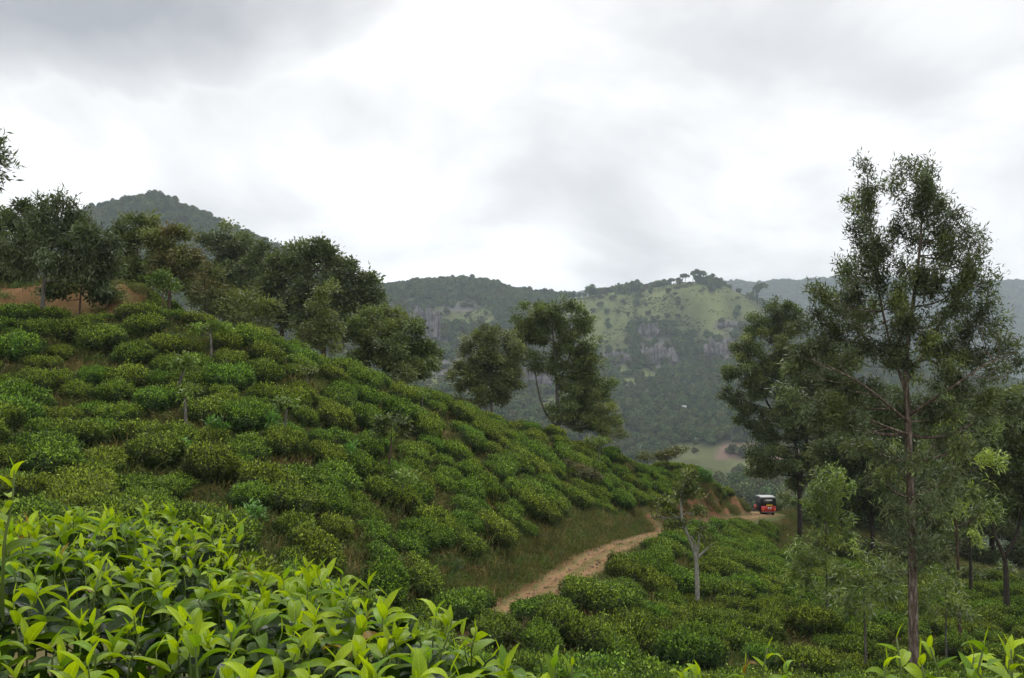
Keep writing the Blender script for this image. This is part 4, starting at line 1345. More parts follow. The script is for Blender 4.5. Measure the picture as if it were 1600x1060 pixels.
# the tall feathery tree (hero of the right side)
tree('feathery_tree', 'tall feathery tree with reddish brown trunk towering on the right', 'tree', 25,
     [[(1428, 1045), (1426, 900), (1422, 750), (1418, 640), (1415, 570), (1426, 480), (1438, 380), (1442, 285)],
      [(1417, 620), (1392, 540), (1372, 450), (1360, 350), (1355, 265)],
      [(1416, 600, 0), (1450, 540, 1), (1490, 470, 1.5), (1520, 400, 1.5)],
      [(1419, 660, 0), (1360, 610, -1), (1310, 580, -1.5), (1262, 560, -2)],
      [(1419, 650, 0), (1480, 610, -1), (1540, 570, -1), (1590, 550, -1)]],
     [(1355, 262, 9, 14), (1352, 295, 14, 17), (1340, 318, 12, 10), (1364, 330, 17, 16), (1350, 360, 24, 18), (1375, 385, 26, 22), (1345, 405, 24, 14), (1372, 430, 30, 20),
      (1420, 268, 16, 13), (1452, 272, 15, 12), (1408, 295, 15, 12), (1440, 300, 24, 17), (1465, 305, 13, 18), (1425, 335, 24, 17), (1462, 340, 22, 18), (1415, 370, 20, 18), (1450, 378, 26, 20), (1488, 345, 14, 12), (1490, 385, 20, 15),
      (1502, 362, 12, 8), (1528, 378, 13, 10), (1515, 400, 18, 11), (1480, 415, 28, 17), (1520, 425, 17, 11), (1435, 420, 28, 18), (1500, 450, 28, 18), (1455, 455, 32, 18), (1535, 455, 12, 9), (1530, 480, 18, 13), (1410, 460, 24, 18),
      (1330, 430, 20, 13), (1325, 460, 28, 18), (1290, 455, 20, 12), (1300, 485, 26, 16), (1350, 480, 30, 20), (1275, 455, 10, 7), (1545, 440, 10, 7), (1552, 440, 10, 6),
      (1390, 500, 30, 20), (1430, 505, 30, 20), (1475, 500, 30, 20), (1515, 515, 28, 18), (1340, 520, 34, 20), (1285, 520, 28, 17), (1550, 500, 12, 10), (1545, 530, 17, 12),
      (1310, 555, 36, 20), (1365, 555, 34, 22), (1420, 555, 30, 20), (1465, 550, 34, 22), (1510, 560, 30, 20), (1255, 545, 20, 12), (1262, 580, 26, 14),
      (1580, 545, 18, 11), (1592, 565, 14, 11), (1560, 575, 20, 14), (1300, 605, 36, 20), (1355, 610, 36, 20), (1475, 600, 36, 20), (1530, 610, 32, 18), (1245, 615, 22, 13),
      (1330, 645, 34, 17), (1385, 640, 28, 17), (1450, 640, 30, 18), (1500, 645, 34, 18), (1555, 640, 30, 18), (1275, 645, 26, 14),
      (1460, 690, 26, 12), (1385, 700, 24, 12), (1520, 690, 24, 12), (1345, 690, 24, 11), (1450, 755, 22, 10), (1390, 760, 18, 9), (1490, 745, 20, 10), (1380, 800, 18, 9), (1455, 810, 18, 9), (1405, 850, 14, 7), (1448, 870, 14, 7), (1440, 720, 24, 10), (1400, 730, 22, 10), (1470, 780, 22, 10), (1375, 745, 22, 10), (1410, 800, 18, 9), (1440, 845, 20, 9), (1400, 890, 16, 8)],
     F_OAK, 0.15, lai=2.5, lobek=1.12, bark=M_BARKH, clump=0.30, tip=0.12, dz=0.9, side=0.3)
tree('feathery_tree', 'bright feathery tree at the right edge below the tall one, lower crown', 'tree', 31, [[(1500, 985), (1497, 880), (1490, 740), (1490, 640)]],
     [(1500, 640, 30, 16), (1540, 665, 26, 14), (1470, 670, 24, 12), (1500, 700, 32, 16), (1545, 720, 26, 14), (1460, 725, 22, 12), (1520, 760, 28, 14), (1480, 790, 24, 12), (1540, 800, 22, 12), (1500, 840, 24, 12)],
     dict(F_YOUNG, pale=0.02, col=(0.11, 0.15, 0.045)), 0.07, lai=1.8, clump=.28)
tree('young_feathery_tree', 'young pale feathery tree with thin trunk between three wheeler and tall tree', 'tree', 33, [[(1293, 968), (1291, 880), (1290, 800), (1292, 735)]],
     [(1298, 745, 22, 10), (1275, 765, 20, 12), (1320, 765, 24, 12), (1290, 785, 26, 12), (1262, 805, 20, 11), (1315, 808, 22, 12), (1285, 830, 28, 14), (1250, 855, 22, 13), (1318, 850, 22, 13), (1280, 872, 30, 14), (1238, 890, 16, 11), (1310, 895, 26, 13), (1265, 915, 24, 12)],
     dict(F_YOUNG, pale=0.08), 0.055, lai=2.2, clump=.28, bark=M_BARKG)
tree('young_feathery_tree', 'low silvery feathery sapling just left of the tall trunk', 'sapling', 27, [[(1352, 1000), (1350, 930), (1350, 870)]],
     [(1348, 865, 20, 10), (1330, 890, 22, 12), (1370, 892, 24, 12), (1350, 915, 32, 14), (1315, 930, 20, 12), (1385, 930, 20, 13), (1350, 950, 36, 14), (1400, 905, 14, 10)],
     dict(F_YOUNG, pale=0.14), 0.045, lai=2.0, clump=.26, bark=M_BARKG)
tree('young_feathery_tree', 'low silvery feathery sapling just right of the tall trunk', 'sapling', 28, [[(1478, 1000), (1478, 950), (1478, 905)]],
     [(1478, 905, 20, 12), (1455, 925, 20, 12), (1500, 930, 24, 12), (1478, 948, 30, 13), (1515, 955, 18, 10), (1450, 955, 18, 10)],
     dict(F_YOUNG, pale=0.12), 0.04, lai=2.0, clump=.26, bark=M_BARKG)

# pollarded shade trees on the tea slopes
T_SH = dict(L=0.14, W=0.07, col=(0.16, 0.235, 0.04), col2=(0.19, 0.24, 0.05))
tree('pollarded_tree', 'pollarded shade tree with pale lichened trunk and bare forked limbs', 'tree', float(hit(1090, 958)[1]),
     [[(1090, 946), (1089, 905), (1087, 870), (1077, 842), (1066, 812), (1064, 775), (1070, 752)], [(1087, 876), (1091, 858), (1092, 838), (1094, 828)], [(1090, 872), (1100, 862), (1112, 853), (1120, 846)], [(1068, 815), (1056, 808), (1046, 800)], [(1089, 868), (1086, 850), (1080, 838)]],
     [(1075, 745, 12, 10), (1070, 758, 16, 10), (1062, 775, 20, 10), (1040, 785, 14, 8), (1098, 838, 10, 6), (1052, 820, 14, 8), (1110, 852, 7, 5), (1080, 772, 12, 8), (1048, 795, 15, 8), (1084, 800, 13, 7), (1060, 812, 18, 8), (1026, 803, 6, 5), (1097, 801, 5, 4), (1075, 742, 7, 5), (1094, 826, 8, 5)],
     dict(T_SH, col=(0.11, 0.135, 0.035)), 0.10, bark=M_BARKP, lai=2.6, clump=.22, tip=0.3)


def shade_tree(base, path, lobes, label, leaf=T_SH, r0=0.07, bark=M_BARKG, lai=2.6):
    p = hit(base[0], base[1] + 20)
    tree('pollarded_tree', label, 'tree', p[1], [[base] + path], lobes, leaf, r0, group='small shade trees among the tea', bark=bark, lai=lai, clump=.2, tip=.5)


shade_tree((272, 622), [(280, 600), (287, 578)], [(280, 563, 14, 8), (296, 562, 12, 8), (288, 572, 16, 7)], 'leaning shade tree with a leafy head, upper left slope')
shade_tree((291, 676), [(290, 650), (289, 622)], [(293, 610, 8, 6), (287, 618, 6, 5)], 'pale bare pole of a shade tree with one small leaf tuft, left slope')
shade_tree((330, 560), [(330, 540), (329, 522)], [(318, 512, 16, 7), (342, 512, 14, 7), (330, 508, 14, 6), (302, 513, 10, 7)], 'flat headed shade tree high on the slope near the bright crest')
shade_tree((481, 616), [(481, 600), (479, 586)], [(475, 578, 8, 6), (484, 577, 7, 6)], 'tiny lollipop shaped yellow green shade tree, middle of upper slope', dict(T_SH, col=(.13, .17, .03)), 0.045)
shade_tree((444, 680), [(446, 660), (448, 640)], [(445, 630, 12, 7), (456, 627, 9, 6)], 'grey stemmed shade tree below the lollipop shaped one', T_SH, 0.06)
shade_tree((607, 740), [(610, 705), (612, 685)], [(600, 665, 16, 9), (622, 664, 16, 9), (612, 655, 14, 8), (596, 680, 10, 6), (628, 676, 9, 6)], 'thin trunked shade tree with dark spreading head, middle of the slope', dict(T_SH, col=(.06, .085, .025)), 0.05, M_BARK)
shade_tree((629, 795), [(629, 770), (630, 748)], [(622, 742, 14, 7), (638, 744, 13, 7)], 'slim shade tree lost among bushes low on the slope', T_SH, 0.04)
shade_tree((935, 726), [(935, 708), (936, 695)], [(926, 688, 12, 6), (945, 688, 12, 6)], 'small flat topped shade tree near the crest left of the red bank', T_SH, 0.06)
shade_tree((660, 640), [(660, 630), (661, 618)], [(661, 612, 6, 5)], 'faint small shade tree near the crest beneath the broad rounded tree', T_SH, 0.04)
FERN = dict(L=0.20, W=0.05, col=(0.10, 0.22, 0.035), col2=(0.13, 0.26, 0.05), style='feather')
for (px_, py_, w_, h_, lab) in [(420, 660, 15, 12, 'bright green ferny shrub beside the grey stemmed shade tree'), (535, 712, 22, 14, 'bright green ferny shrub in the middle of the slope, largest'),
                                (385, 800, 22, 12, 'bright leafy weed low on the slope above the foreground leaves'), (340, 666, 16, 11, 'bright ferny shrub right of the pale bare pole'), (10, 545, 16, 16, 'yellow green bush at the left edge, upper slope'),
                                (1100, 745, 14, 12, 'yellow green grassy shrub above the red bank'), (275, 700, 14, 12, 'bright green fern low on the left slope')]:
    p = hit(px_, py_ + h_ + 16)
    tree('shrub', lab, 'shrub', p[1] - 0.2, [[(px_, py_ + h_), (px_, py_)]], [(px_, py_, w_ * .8, h_ * .8), (px_ - w_ * .4, py_ + h_ * .3, w_ * .5, h_ * .5), (px_ + w_ * .4, py_ + h_ * .3, w_ * .5, h_ * .5)], FERN, 0.025, lai=3, clump=.2)

# grey green clumps of long grass
GB = mat_leaf('lemon_grass', 0.6, 0.2, 0.15)
for (px_, py_, s_, lab) in [(724, 868, 0.9, 'grey green clump of long grass between bushes, upper of two'), (706, 898, 0.9, 'grey green clump of long grass, lower of two near the foreground leaves'), (62, 812, 0.8, 'blue green grass clump at far left above the foreground leaves'), (290, 770, 0.8, 'pale green grass clump low on the left slope'), (84, 590, 0.7, 'grey green grass clump on the upper left slope')]:
    r = np.random.default_rng(px_)
    n = 90
    mb = MB()
    D = np.c_[r.normal(0, .5, n), r.normal(0, .5, n), np.ones(n)]; D /= np.linalg.norm(D, axis=1)[:, None]
    P = np.c_[r.normal(0, .05, n), r.normal(0, .05, n), np.full(n, -.05)]
    hh = r.uniform(.35, .65, n)
    cc_ = np.array([0.11, 0.145, 0.10]) * r.uniform(.7, 1.3, (n, 1))
    mb.leaves(P, D, rand_dirs(n), hh, .03, cc_)
    mb.leaves(P + D * (hh * .6)[:, None], D + np.array([0, 0, -.5]) + r.normal(0, .25, (n, 3)), rand_dirs(n), hh * .6, .024, cc_)
    o = mb.build('grass_clump', GB)
    o.location = hit(px_, py_); o.scale = (s_,) * 3
    tag(o, lab, 'grass clump')

# ------------------------------------------------------------------ three wheeler
M_RED = mat_plain('red_paint', (0.55, 0.025, 0.02), 0.3, 0.5, 0, 0.06, 3)
M_BLK = mat_plain('black_canvas', (0.012, 0.012, 0.014), 0.65, 0.3, 0, 0.2, 6)
M_ROOFG = mat_plain('grey_roof_sheet', (0.36, 0.37, 0.37), 0.4, 0.5)
M_YEL = mat_plain('yellow_plate', (0.80, 0.52, 0.02), 0.4, 0.4)
M_WHT = mat_plain('white_sticker', (0.78, 0.78, 0.78), 0.4, 0.4)
M_GLS = mat_plain('dark_glass', (0.03, 0.035, 0.04), 0.08, 0.6)
M_TYR = mat_plain('tyre_rubber', (0.02, 0.02, 0.02), 0.85, 0.2)
M_MET = mat_plain('dull_metal', (0.35, 0.35, 0.35), 0.4, 0.5, 0.8)
M_ORG = mat_plain('orange_lamp', (0.85, 0.28, 0.02), 0.3, 0.5)


def extrude(profile, x0, x1, inset=0.0):
    """side profile (y,z) swept across x, edges drawn in a little"""
    n = len(profile)
    p = np.array(profile, float)
    c = p.mean(0)
    q = c + (p - c) * (1 - inset)
    mb = MB()
    w = min(0.05, (x1 - x0) * .2)
    rings = [np.c_[np.full(n, x0), q], np.c_[np.full(n, x0 + w), p], np.c_[np.full(n, x1 - w), p], np.c_[np.full(n, x1), q]]
    V = np.concatenate(rings)
    Q = [(a * n + b, a * n + (b + 1) % n, a * n + n + (b + 1) % n, a * n + n + b) for a in range(3) for b in range(n)]
    mb.add(V, Q)
    mb.V.append(np.array([[x0, *c], [x1, *c]])); mb.C.append(np.ones((2, 3)))
    T = [(mb.n, (b + 1) % n, b) for b in range(n)] + [(mb.n + 1, 3 * n + b, 3 * n + (b + 1) % n) for b in range(n)]
    mb.T.append(np.array(T)); mb.n += 2
    return mb


tp = hit(1194, 806, 60, 100) if False else at(1195, 804.5, 86)
tz = float(H(tp[0], tp[1])) + 0.05
tk = empty('three_wheeler', (tp[0], tp[1], tz), math.radians(1))
tag(tk, 'red and black three wheeler taxi parked on the dirt track, seen from behind', 'three wheeler')
# forward = +Y, rear at y = -1.25
body = extrude([(-1.28, 0.32), (-1.36, 0.55), (-1.28, 0.88), (-0.55, 0.92), (-0.45, 0.45), (0.45, 0.42), (0.62, 0.85), (1.0, 0.80), (1.22, 0.45), (1.15, 0.30), (0.3, 0.26)], -0.66, 0.66, 0.05).build('body', M_RED, tk)
hood = extrude([(-1.25, 0.885), (-1.10, 1.52), (-0.95, 1.60), (-0.35, 1.62), (-0.35, 0.90)], -0.635, 0.635, 0.03).build('canvas_hood', M_BLK, tk)
extrude([(-1.13, 1.56), (-1.05, 1.70), (-0.2, 1.745), (0.55, 1.70), (0.68, 1.60), (0.6, 1.60), (-0.2, 1.645), (-0.95, 1.61)], -0.66, 0.66, 0.02).build('roof', M_ROOFG, tk)
rw = MB().add([(-0.46, -1.252, 1.06), (0.46, -1.252, 1.06), (0.40, -1.162, 1.45), (-0.40, -1.162, 1.45), (-0.46, -1.226, 1.062), (0.46, -1.226, 1.062), (0.40, -1.136, 1.452), (-0.40, -1.136, 1.452)],
              [(0, 1, 2, 3), (0, 3, 7, 4), (1, 5, 6, 2), (3, 2, 6, 7), (0, 4, 5, 1)]).build('rear_window', M_GLS, tk)
MB().add([(-0.22, -1.190, 1.36), (0.34, -1.190, 1.36), (0.33, -1.170, 1.455), (-0.22, -1.170, 1.455)], [(0, 1, 2, 3)]).build('white_sticker', M_WHT, rw)
MB().box((-0.22, -1.335, 0.885), (0.36, -1.285, 1.02)).build('number_plate', M_YEL, tk)
for sx in (-1, 1):
    MB().box((sx * 0.53 - 0.075, -1.385, 0.50), (sx * 0.53 + 0.075, -1.325, 0.64)).build('tail_light', M_ORG, tk)
    MB().tube([(sx * 0.62, -0.33, 0.9), (sx * 0.635, -0.30, 1.62)], 0.022, 6).build('door_post', M_MET, tk)
    MB().tube([(sx * 0.60, 0.72, 0.82), (sx * 0.56, 0.56, 1.64)], 0.022, 6).build('front_post', M_MET, tk)
MB().box((-0.10, -1.372, 0.60), (0.02, -1.33, 0.80)).build('white_mark', M_WHT, tk)
MB().box((0.10, -1.372, 0.60), (0.22, -1.33, 0.80)).build('white_mark', M_WHT, tk)
MB().tube([(-0.62, -1.36, 0.36), (-0.55, -1.44, 0.36), (0.55, -1.44, 0.36), (0.62, -1.36, 0.36)], 0.03, 6).build('bumper', M_MET, tk)
MB().add([(-0.56, 0.70, 0.86), (0.56, 0.70, 0.86), (0.52, 0.555, 1.6), (-0.52, 0.555, 1.6)], [(0, 3, 2, 1)]).build('windscreen', M_GLS, tk)
for sx in (-1, 1):
    MB().box((sx * 0.675 - 0.012, -1.18, 0.34), (sx * 0.675 + 0.012, 0.30, 1.56)).build('side_curtain', M_BLK, tk)
MB().box((-0.58, -0.95, 0.45), (0.58, -0.35, 0.72)).build('rear_seat', M_BLK, tk)
MB().box((-0.56, -0.62, 0.10), (0.56, -0.30, 0.30)).build('chassis', M_BLK, tk)
for (wx, wy) in ((-0.52, -0.80), (0.52, -0.80), (0, 0.95)):
    th = np.linspace(0, 2 * math.pi, 19)[:-1]
    prof = [(-0.06, 0.15), (-0.07, 0.22), (-0.05, 0.25), (0.05, 0.25), (0.07, 0.22), (0.06, 0.15)]
    V = np.array([(wx + a, wy + r_ * math.cos(t), 0.25 + r_ * math.sin(t)) for (a, r_) in prof for t in th])
    nn = len(th)
    Q = [(a * nn + b, a * nn + (b + 1) % nn, ((a + 1) % 6) * nn + (b + 1) % nn, ((a + 1) % 6) * nn + b) for a in range(6) for b in range(nn)]
    w_ = MB().add(V, Q).build('wheel', M_TYR, tk, True)
    MB().tube([(wx - 0.05, wy, 0.25), (wx + 0.05, wy, 0.25)], 0.15, 14).build('rim', M_MET, w_)


# ------------------------------------------------------------------ foreground tea
def leaf_mesh(name, L, Wd, curve, fold, seed, mat, tipn=0.7):
    """one real leaf: base at origin, blade along +Y, face to +Z; 'uvl' keeps across / along for midrib and veins"""
    r = np.random.default_rng(seed)
    rows, colsn = 8, 5
    V, C = [], []
    y = z = 0.0
    ang = curve * 0.35
    for i in range(rows):
        t = i / (rows - 1)
        w = Wd * 0.5 * (math.sin(math.pi * min(1, t * 0.94 + 0.03) ** tipn) ** 0.85) * (1 if i < rows - 1 else 0.05)
        if i:
            ang -= curve / (rows - 1) * (0.6 + 0.8 * t)
            y += L / (rows - 1) * math.cos(ang); z += L / (rows - 1) * math.sin(ang)
        for j in range(colsn):
            s = j / (colsn - 1) * 2 - 1
            wav = 0.05 * w * math.sin(9 * t + seed) * abs(s) + r.normal(0, 0.006) * L * abs(s)
            V.append((s * w * math.cos(fold), y - math.sin(ang) * abs(s) * w * math.sin(fold), z + math.cos(ang) * abs(s) ** 1.3 * w * math.sin(fold) + wav))
            C.append((s * 0.5 + 0.5, t, w / (Wd * .5)))
    Q = [(a * colsn + b, a * colsn + b + 1, (a + 1) * colsn + b + 1, (a + 1) * colsn + b) for a in range(rows - 1) for b in range(colsn - 1)]
    return np.array(V), np.array(Q), np.array(C)


def mat_big_leaf(name, from_object):
    m, t, b = material(name)
    if from_object:
        colr = N(t, 'ShaderNodeObjectInfo').outputs['Color']
    else:
        colr = N(t, 'ShaderNodeAttribute', attribute_name='tint').outputs['Color']
    uv = N(t, 'ShaderNodeAttribute', attribute_name='col')
    sp = N(t, 'ShaderNodeSeparateColor')
    t.links.new(uv.outputs['Color'], sp.inputs[0])
    s_abs = mathn(t, 'ABSOLUTE', mathn(t, 'SUBTRACT', sp.outputs[0], 0.5))
    rib = mathn(t, 'SUBTRACT', 1.0, mathn(t, 'MULTIPLY', s_abs, 22.0), clamp=True)
    # side veins sweep forward from the midrib
    vv = mathn(t, 'SINE', mathn(t, 'MULTIPLY', mathn(t, 'SUBTRACT', sp.outputs[1], mathn(t, 'MULTIPLY', s_abs, 0.35)), 62.0))
    vein = mathn(t, 'MULTIPLY', mathn(t, 'POWER', mathn(t, 'MAXIMUM', vv, 0.0), 8.0), 0.5)
    lines = mathn(t, 'MAXIMUM', rib, vein, clamp=True)
    tc = N(t, 'ShaderNodeTexCoord')
    nz = N(t, 'ShaderNodeTexNoise'); nz.inputs['Scale'].default_value = 60; nz.inputs['Detail'].default_value = 4
    t.links.new(tc.outputs['Object'], nz.inputs['Vector'])
    nb = N(t, 'ShaderNodeTexNoise'); nb.inputs['Scale'].default_value = 2.2 if from_object else 26.0; nb.inputs['Detail'].default_value = 3
    t.links.new(tc.outputs['Object'], nb.inputs['Vector'])
    f = mathn(t, 'MULTIPLY', mathn(t, 'ADD', 0.35, mathn(t, 'ADD', mathn(t, 'MULTIPLY', nz.outputs['Fac'], 0.4), mathn(t, 'MULTIPLY', nb.outputs['Fac'], 0.9))), mathn(t, 'ADD', 1.0, mathn(t, 'MULTIPLY', lines, 0.6)))
    cm = N(t, 'ShaderNodeVectorMath', operation='SCALE')
    t.links.new(colr, cm.inputs[0]); t.links.new(f, cm.inputs['Scale'])
    t.links.new(cm.outputs[0], b.inputs['Base Color'])
    b.inputs['Roughness'].default_value = 0.33
    b.inputs['Specular IOR Level'].default_value = 0.22
    bp = N(t, 'ShaderNodeBump'); bp.inputs['Strength'].default_value = 0.35; bp.inputs['Distance'].default_value = 0.002
    t.links.new(mathn(t, 'SUBTRACT', mathn(t, 'MULTIPLY', nz.outputs['Fac'], 0.5), lines), bp.inputs['Height'])
    t.links.new(bp.outputs[0], b.inputs['Normal'])
    tr = N(t, 'ShaderNodeBsdfTranslucent')
    t.links.new(vmath(t, 'MULTIPLY', cm.outputs[0], (1.5, 1.45, 0.3)).outputs[0], tr.inputs['Color'])
    mx = N(t, 'ShaderNodeMixShader'); mx.inputs[0].default_value = 0.38
    t.links.new(b.outputs[0], mx.inputs[1]); t.links.new(tr.outputs[0], mx.inputs[2])
    t.links.new(mx.outputs[0], t.nodes['Material Output'].inputs['Surface'])
    return m


M_BIG = mat_big_leaf('tea_leaf', True)
M_BIGS = mat_big_leaf('tea_leaf_mass', False)
M_STEM = mat_plain('green_tea_stem', (0.10, 0.14, 0.03), 0.5, 0.3)
M_WOOD = mat_plain('tea_wood', (0.10, 0.075, 0.05), 0.8, 0.2, 0, 0.4, 30)
LV = []     # unit-length leaves: 0-3 young, 4-6 mature, 7 bud
for k, (w, cv, fo) in enumerate([(0.37, 0.7, 0.45), (0.40, 1.2, 0.38), (0.42, 1.7, 0.34), (0.34, 0.25, 0.6), (0.46, 0.5, 0.25), (0.50, 0.9, 0.22), (0.44, 1.2, 0.3), (0.14, 0.1, 0.9)]):
    V, Q, C = leaf_mesh('leaf', 1.0, w, cv, fo, 900 + k, None)
    mb = MB(); mb.add(V, Q, None, C)
    LV.append((V, Q, C, mb.mesh('leaf', M_BIG, True)))


def leaf_matrix(p, dirv, up, size, roll):
    y = dirv / (np.linalg.norm(dirv) + 1e-9)
    x = np.cross(y, up); x /= np.linalg.norm(x) + 1e-9
    z = np.cross(x, y)
    c, s = math.cos(roll), math.sin(roll)
    x, z = x * c + z * s, z * c - x * s
    M = np.eye(4)
    M[:3, 0], M[:3, 1], M[:3, 2], M[:3, 3] = x * size, y * size, z * size, p
    return M


YOUNG = np.array([0.33, 0.44, 0.015]); GREEN = np.array([0.11, 0.20, 0.015]); OLD = np.array([0.012, 0.030, 0.008])


def shoot(p, h, lean, size, r, nl=None):
    """one plucking shoot: stem path and its leaves [(matrix, variant, colour)]"""
    top = p + np.array([lean[0], lean[1], 1.0]) * h
    stem = np.array([p - np.array([lean[0] * .3, lean[1] * .3, 1]) * 0.14, p, (p + top) / 2 + r.normal(0, .006, 3), top])
    out = []
    n = nl or int(r.integers(3, 8))
    ph = r.uniform(0, 6.28)
    fresh = r.uniform(-0.25, 1.0)
    for k in range(n):
        f = k / max(1, n - 1)                # 0 bottom, 1 top
        q = p + (top - p) * (f ** 0.8) if k else p - np.array([0, 0, 0.03])
        a = ph + k * 2.4 + r.normal(0, .25)
        el = math.radians(4 + 52 * f + r.normal(0, 12))
        dv = np.array([math.cos(a) * math.cos(el), math.sin(a) * math.cos(el), math.sin(el)])
        if k == n - 1:
            var, sz = (7, size * 0.5) if r.uniform() < .5 else (3, size * 0.55)
        else:
            var = int(r.integers(0, 4)) if f > 0.25 else int(r.integers(1, 6))
            sz = size * (1.08 - 0.42 * f) * r.uniform(0.8, 1.15)
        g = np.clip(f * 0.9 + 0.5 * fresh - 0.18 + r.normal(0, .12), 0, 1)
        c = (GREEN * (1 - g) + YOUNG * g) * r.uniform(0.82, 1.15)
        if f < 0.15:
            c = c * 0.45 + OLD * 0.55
        if r.uniform() < 0.012:
            c = np.array([0.24, 0.15, 0.03]) * r.uniform(.6, 1.2)
        elif r.uniform() < 0.12:
            c = c * np.array([0.62, 0.78, 1.3])
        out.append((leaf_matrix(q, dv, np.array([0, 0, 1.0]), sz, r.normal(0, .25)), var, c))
    return stem, out


def tea_foreground(label, inside, ztop, xr, yr, seed, step=0.099, extra=(), nsingle=296, wood=26):
    r = np.random.default_rng(seed)
    shoots = []
    for x in np.arange(xr[0], xr[1], step):
        for y in np.arange(yr[0], yr[1], step):
            xx, yy = x + r.uniform(-.5, .5) * step, y + r.uniform(-.5, .5) * step
            e = inside(xx, yy)
            if e <= 0:
                continue
            z = ztop(xx, yy) - 0.26 * max(0, 1 - e / 0.2) ** 1.6 - r.uniform(0, 0.05)
            shoots.append(shoot(np.array([xx, yy, z]), r.uniform(0.02, 0.10), r.normal(0, .22, 2), r.uniform(0.066, 0.104), r))
    for (p, h, lean, sz, n) in extra:
        shoots.append(shoot(np.array(p, float), h, lean, sz, r, n))
    mature = []
    for x in np.arange(xr[0], xr[1], step * 0.55):
        for y in np.arange(yr[0], yr[1], step * 0.55):
            xx, yy = x + r.uniform(-.5, .5) * step, y + r.uniform(-.5, .5) * step
            e = inside(xx, yy)
            if e <= -0.02:
                continue
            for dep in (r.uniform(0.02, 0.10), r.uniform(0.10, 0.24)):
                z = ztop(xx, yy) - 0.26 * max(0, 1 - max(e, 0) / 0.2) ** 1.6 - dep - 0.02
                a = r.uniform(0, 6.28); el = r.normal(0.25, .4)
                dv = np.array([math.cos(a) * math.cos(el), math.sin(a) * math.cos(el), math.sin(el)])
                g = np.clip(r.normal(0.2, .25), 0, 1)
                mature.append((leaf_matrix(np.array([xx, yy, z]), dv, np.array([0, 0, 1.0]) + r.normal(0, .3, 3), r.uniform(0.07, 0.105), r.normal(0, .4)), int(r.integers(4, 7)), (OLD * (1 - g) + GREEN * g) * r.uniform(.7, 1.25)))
    gx_, gy_ = (xr[0] + xr[1]) / 2, (yr[0] + yr[1]) / 2
    root = empty('tea_bush', (gx_, gy_, float(H(gx_, gy_))))
    o0 = np.array([gx_, gy_, float(H(gx_, gy_))])
    tag(root, label, 'tea bush')

    def seen(P):
        a, b = project(P)
        return -20 < a < 1620 and b < 1075
    order = sorted(range(len(shoots)), key=lambda i: shoots[i][0][3][1] if seen(shoots[i][0][3]) else 99)
    used = 0
    mass = []
    stems = MB()
    for i in order:
        st, lv = shoots[i]
        if used + len(lv) <= nsingle and seen(st[3]):
            used += len(lv)
            so_ = MB().tube(st - o0, [0.0028, 0.0025, 0.002, 0.0013], 6).build('shoot', M_STEM, root, True)
            for (Mx, var, c) in lv:
                lo = bpy.data.objects.new('leaf', LV[var][3])
                COL.objects.link(lo)
                lo.parent = so_
                Mx = Mx.copy(); Mx[:3, 3] -= o0
                lo.matrix_local = Matrix(Mx.tolist())
                lo.color = (*np.clip(c, 0, 1), 1)
        else:
            mass += lv
            stems.tube(st - o0, [0.0028, 0.0025, 0.002, 0.0013], 5)
    mass += mature
    mb = MB(); tint = []
    byv = {}
    for (Mx, var, c) in mass:
        byv.setdefault(var, []).append((Mx, c))
    for var, lst in byv.items():
        V, Q, C, _ = LV[var]
        Ms = np.array([m for m, _ in lst]); cs = np.array([c for _, c in lst])
        VV = np.einsum('nij,vj->nvi', Ms[:, :3, :3], V) + Ms[:, None, :3, 3] - o0
        nV = len(V)
        QQ = (Q[None] + (np.arange(len(lst)) * nV)[:, None, None]).reshape(-1, 4)
        mb.add(VV.reshape(-1, 3), QQ, None, np.tile(C, (len(lst), 1)))
        tint.append(np.repeat(cs, nV, axis=0))
    fo = mb.build('foliage', M_BIGS, root, True)
    tn = fo.data.attributes.new('tint', 'FLOAT_COLOR', 'POINT')
    T_ = np.concatenate(tint)
    tn.data.foreach_set('color', np.c_[T_, np.ones(len(T_))].astype(np.float32).ravel())
    fo['kind'] = 'stuff'
    if stems.n:
        stems.build('stem', M_STEM, root, True)['kind'] = 'stuff'
    if wood:
        wm = MB()
        for k in range(wood):
            x, y = r.uniform(*xr), r.uniform(*yr)
            if inside(x, y) < 0.03:
                continue
            b0 = np.array([x + r.normal(0, .1), y + r.normal(0, .1), float(H(x, y)) - .05])
            z = ztop(x, y) - 0.12 - 0.25 * max(0, 1 - inside(x, y) / .28)
            wm.tube(np.array([b0, (b0 + np.array([x, y, z])) / 2 + r.normal(0, .05, 3), np.array([x, y, z])]) - o0, [0.016, 0.011, 0.005], 5)
        wm.build('branch', M_WOOD, root, True)['kind'] = 'stuff'
    print(label, 'shoots', len(shoots), 'mass', len(mass), 'single', used)


EDGE_D = np.array([0.9, 1.3, 1.6, 2.0, 2.4, 2.8, 3.2, 3.7])
EDGE_X = np.array([0.32, 0.30, 0.27, 0.17, -0.04, -0.28, -0.48, -0.80])


def edge(y):
    return float(np.interp(y, EDGE_D, EDGE_X))


def zt(x, y):
    return -0.582 + 0.07 * (float(fbm(x * 1.6 + 5, y * 1.6, 181, 2)) - 0.5) * 2 - 0.015 * (y - 2) + 0.10 * float(smooth(-0.9, -1.7, x))


def split(y):
    return -0.30 * y + 0.03 * math.sin(y * 6)


def in_left(x, y):
    return min(split(y) - x, 3.75 - y + 0.3 * float(vnoise(x * 2, 1.0, 7)), y - 0.95) + 0.25 * (split(y) - x < 0.3 and 0 < split(y) - x)


def in_mid(x, y):
    return min(edge(y) - x, (3.35 - y) + 0.2 * float(vnoise(x * 2, 1.0, 8)), y - 0.95) if x > split(y) else 0.0


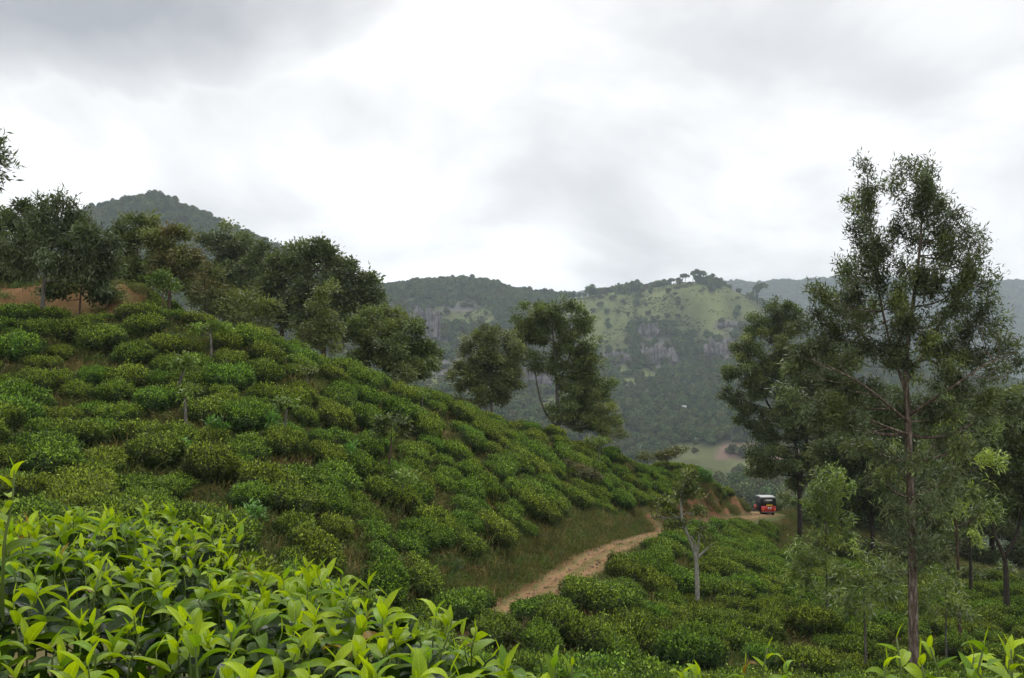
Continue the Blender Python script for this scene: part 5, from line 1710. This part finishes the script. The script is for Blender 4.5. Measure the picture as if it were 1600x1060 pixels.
P0 = at(8, 838, 1.75)
tea_foreground('bright leaved tea bush filling the lower left corner, nearest to the viewer', in_left, zt, (-2.35, -0.22), (0.95, 3.95), 11,
               extra=[(P0, 0.125, (0.10, 0.0), 0.062, 7), (P0 + np.array([-.03, .05, -.03]), 0.07, (-.1, 0), 0.065, 5)])
tea_foreground('glossy tea bush at lower centre whose right side drops away toward the track', in_mid, zt, (-1.15, 0.12), (0.95, 3.6), 12)


def small_in(cx, cy, rx, ry):
    return lambda x, y: 0.4 * (1 - math.hypot((x - cx) / rx, (y - cy) / ry))


def sprig(px, py, d, h, sz=0.06, n=5):
    return (at(px, py, d) - np.array([0, 0, h]), h, tuple(rng.normal(0, .12, 2)), sz, n)


tea_foreground('few light leaves of a tea bush poking up at bottom centre', small_in(0.12, 1.75, 0.18, 0.22), lambda x, y: -0.64, (-0.1, 0.34), (1.5, 2.0), 13,
               extra=[sprig(858, 1025, 1.7, .09, .055), sprig(880, 1042, 1.75, .07, .05)], nsingle=60, wood=5)
tea_foreground('lone thin tea shoots rising at the bottom edge below the pollarded trunk', small_in(0.5, 1.8, 0.26, 0.25), lambda x, y: -0.66, (0.2, 0.8), (1.5, 2.1), 14,
               extra=[sprig(1195, 1012, 1.75, .10, .055), sprig(1168, 1035, 1.7, .08, .05), sprig(1225, 1040, 1.7, .07, .05), sprig(1060, 1052, 1.7, .06, .06), sprig(1100, 1056, 1.7, .05, .06)], nsingle=60, wood=6)
tea_foreground('tea bush tips in the lower right corner beside the tall trunk', small_in(0.92, 1.6, 0.33, 0.3), lambda x, y: -0.545, (0.5, 1.3), (1.2, 2.0), 15,
               extra=[sprig(1408, 1000, 1.6, .11, .06), sprig(1440, 1020, 1.55, .09, .062), sprig(1470, 1012, 1.6, .09, .06), sprig(1550, 1008, 1.5, .08, .062), sprig(1580, 1015, 1.5, .08, .06), sprig(1520, 1025, 1.6, .07, .06), sprig(1380, 1032, 1.6, .06, .055)], nsingle=140, wood=8)

# ------------------------------------------------------------------ haze in the valley air
hz, t, b = material('valley_haze')
t.nodes.remove(b)
pv = N(t, 'ShaderNodeVolumePrincipled')
pv.inputs['Color'].default_value = (0.77, 0.885, 1.0, 1)
pv.inputs['Density'].default_value = 0.0002
pv.inputs['Anisotropy'].default_value = 0.2
t.links.new(pv.outputs[0], t.nodes['Material Output'].inputs['Volume'])
zlo = float(min(FZ.min(), RZ.min(), ZZ.min())) - 1.0
zhi = float(max(FZ.max(), RZ.max())) + 40.0
mb = MB().box((-3500, -60, zlo), (3500, 3600, zhi))
hb = mb.build('haze', hz)
tag(hb, 'thin pale haze filling the valley air', 'haze', kind='stuff')
print('haze', zlo, zhi)
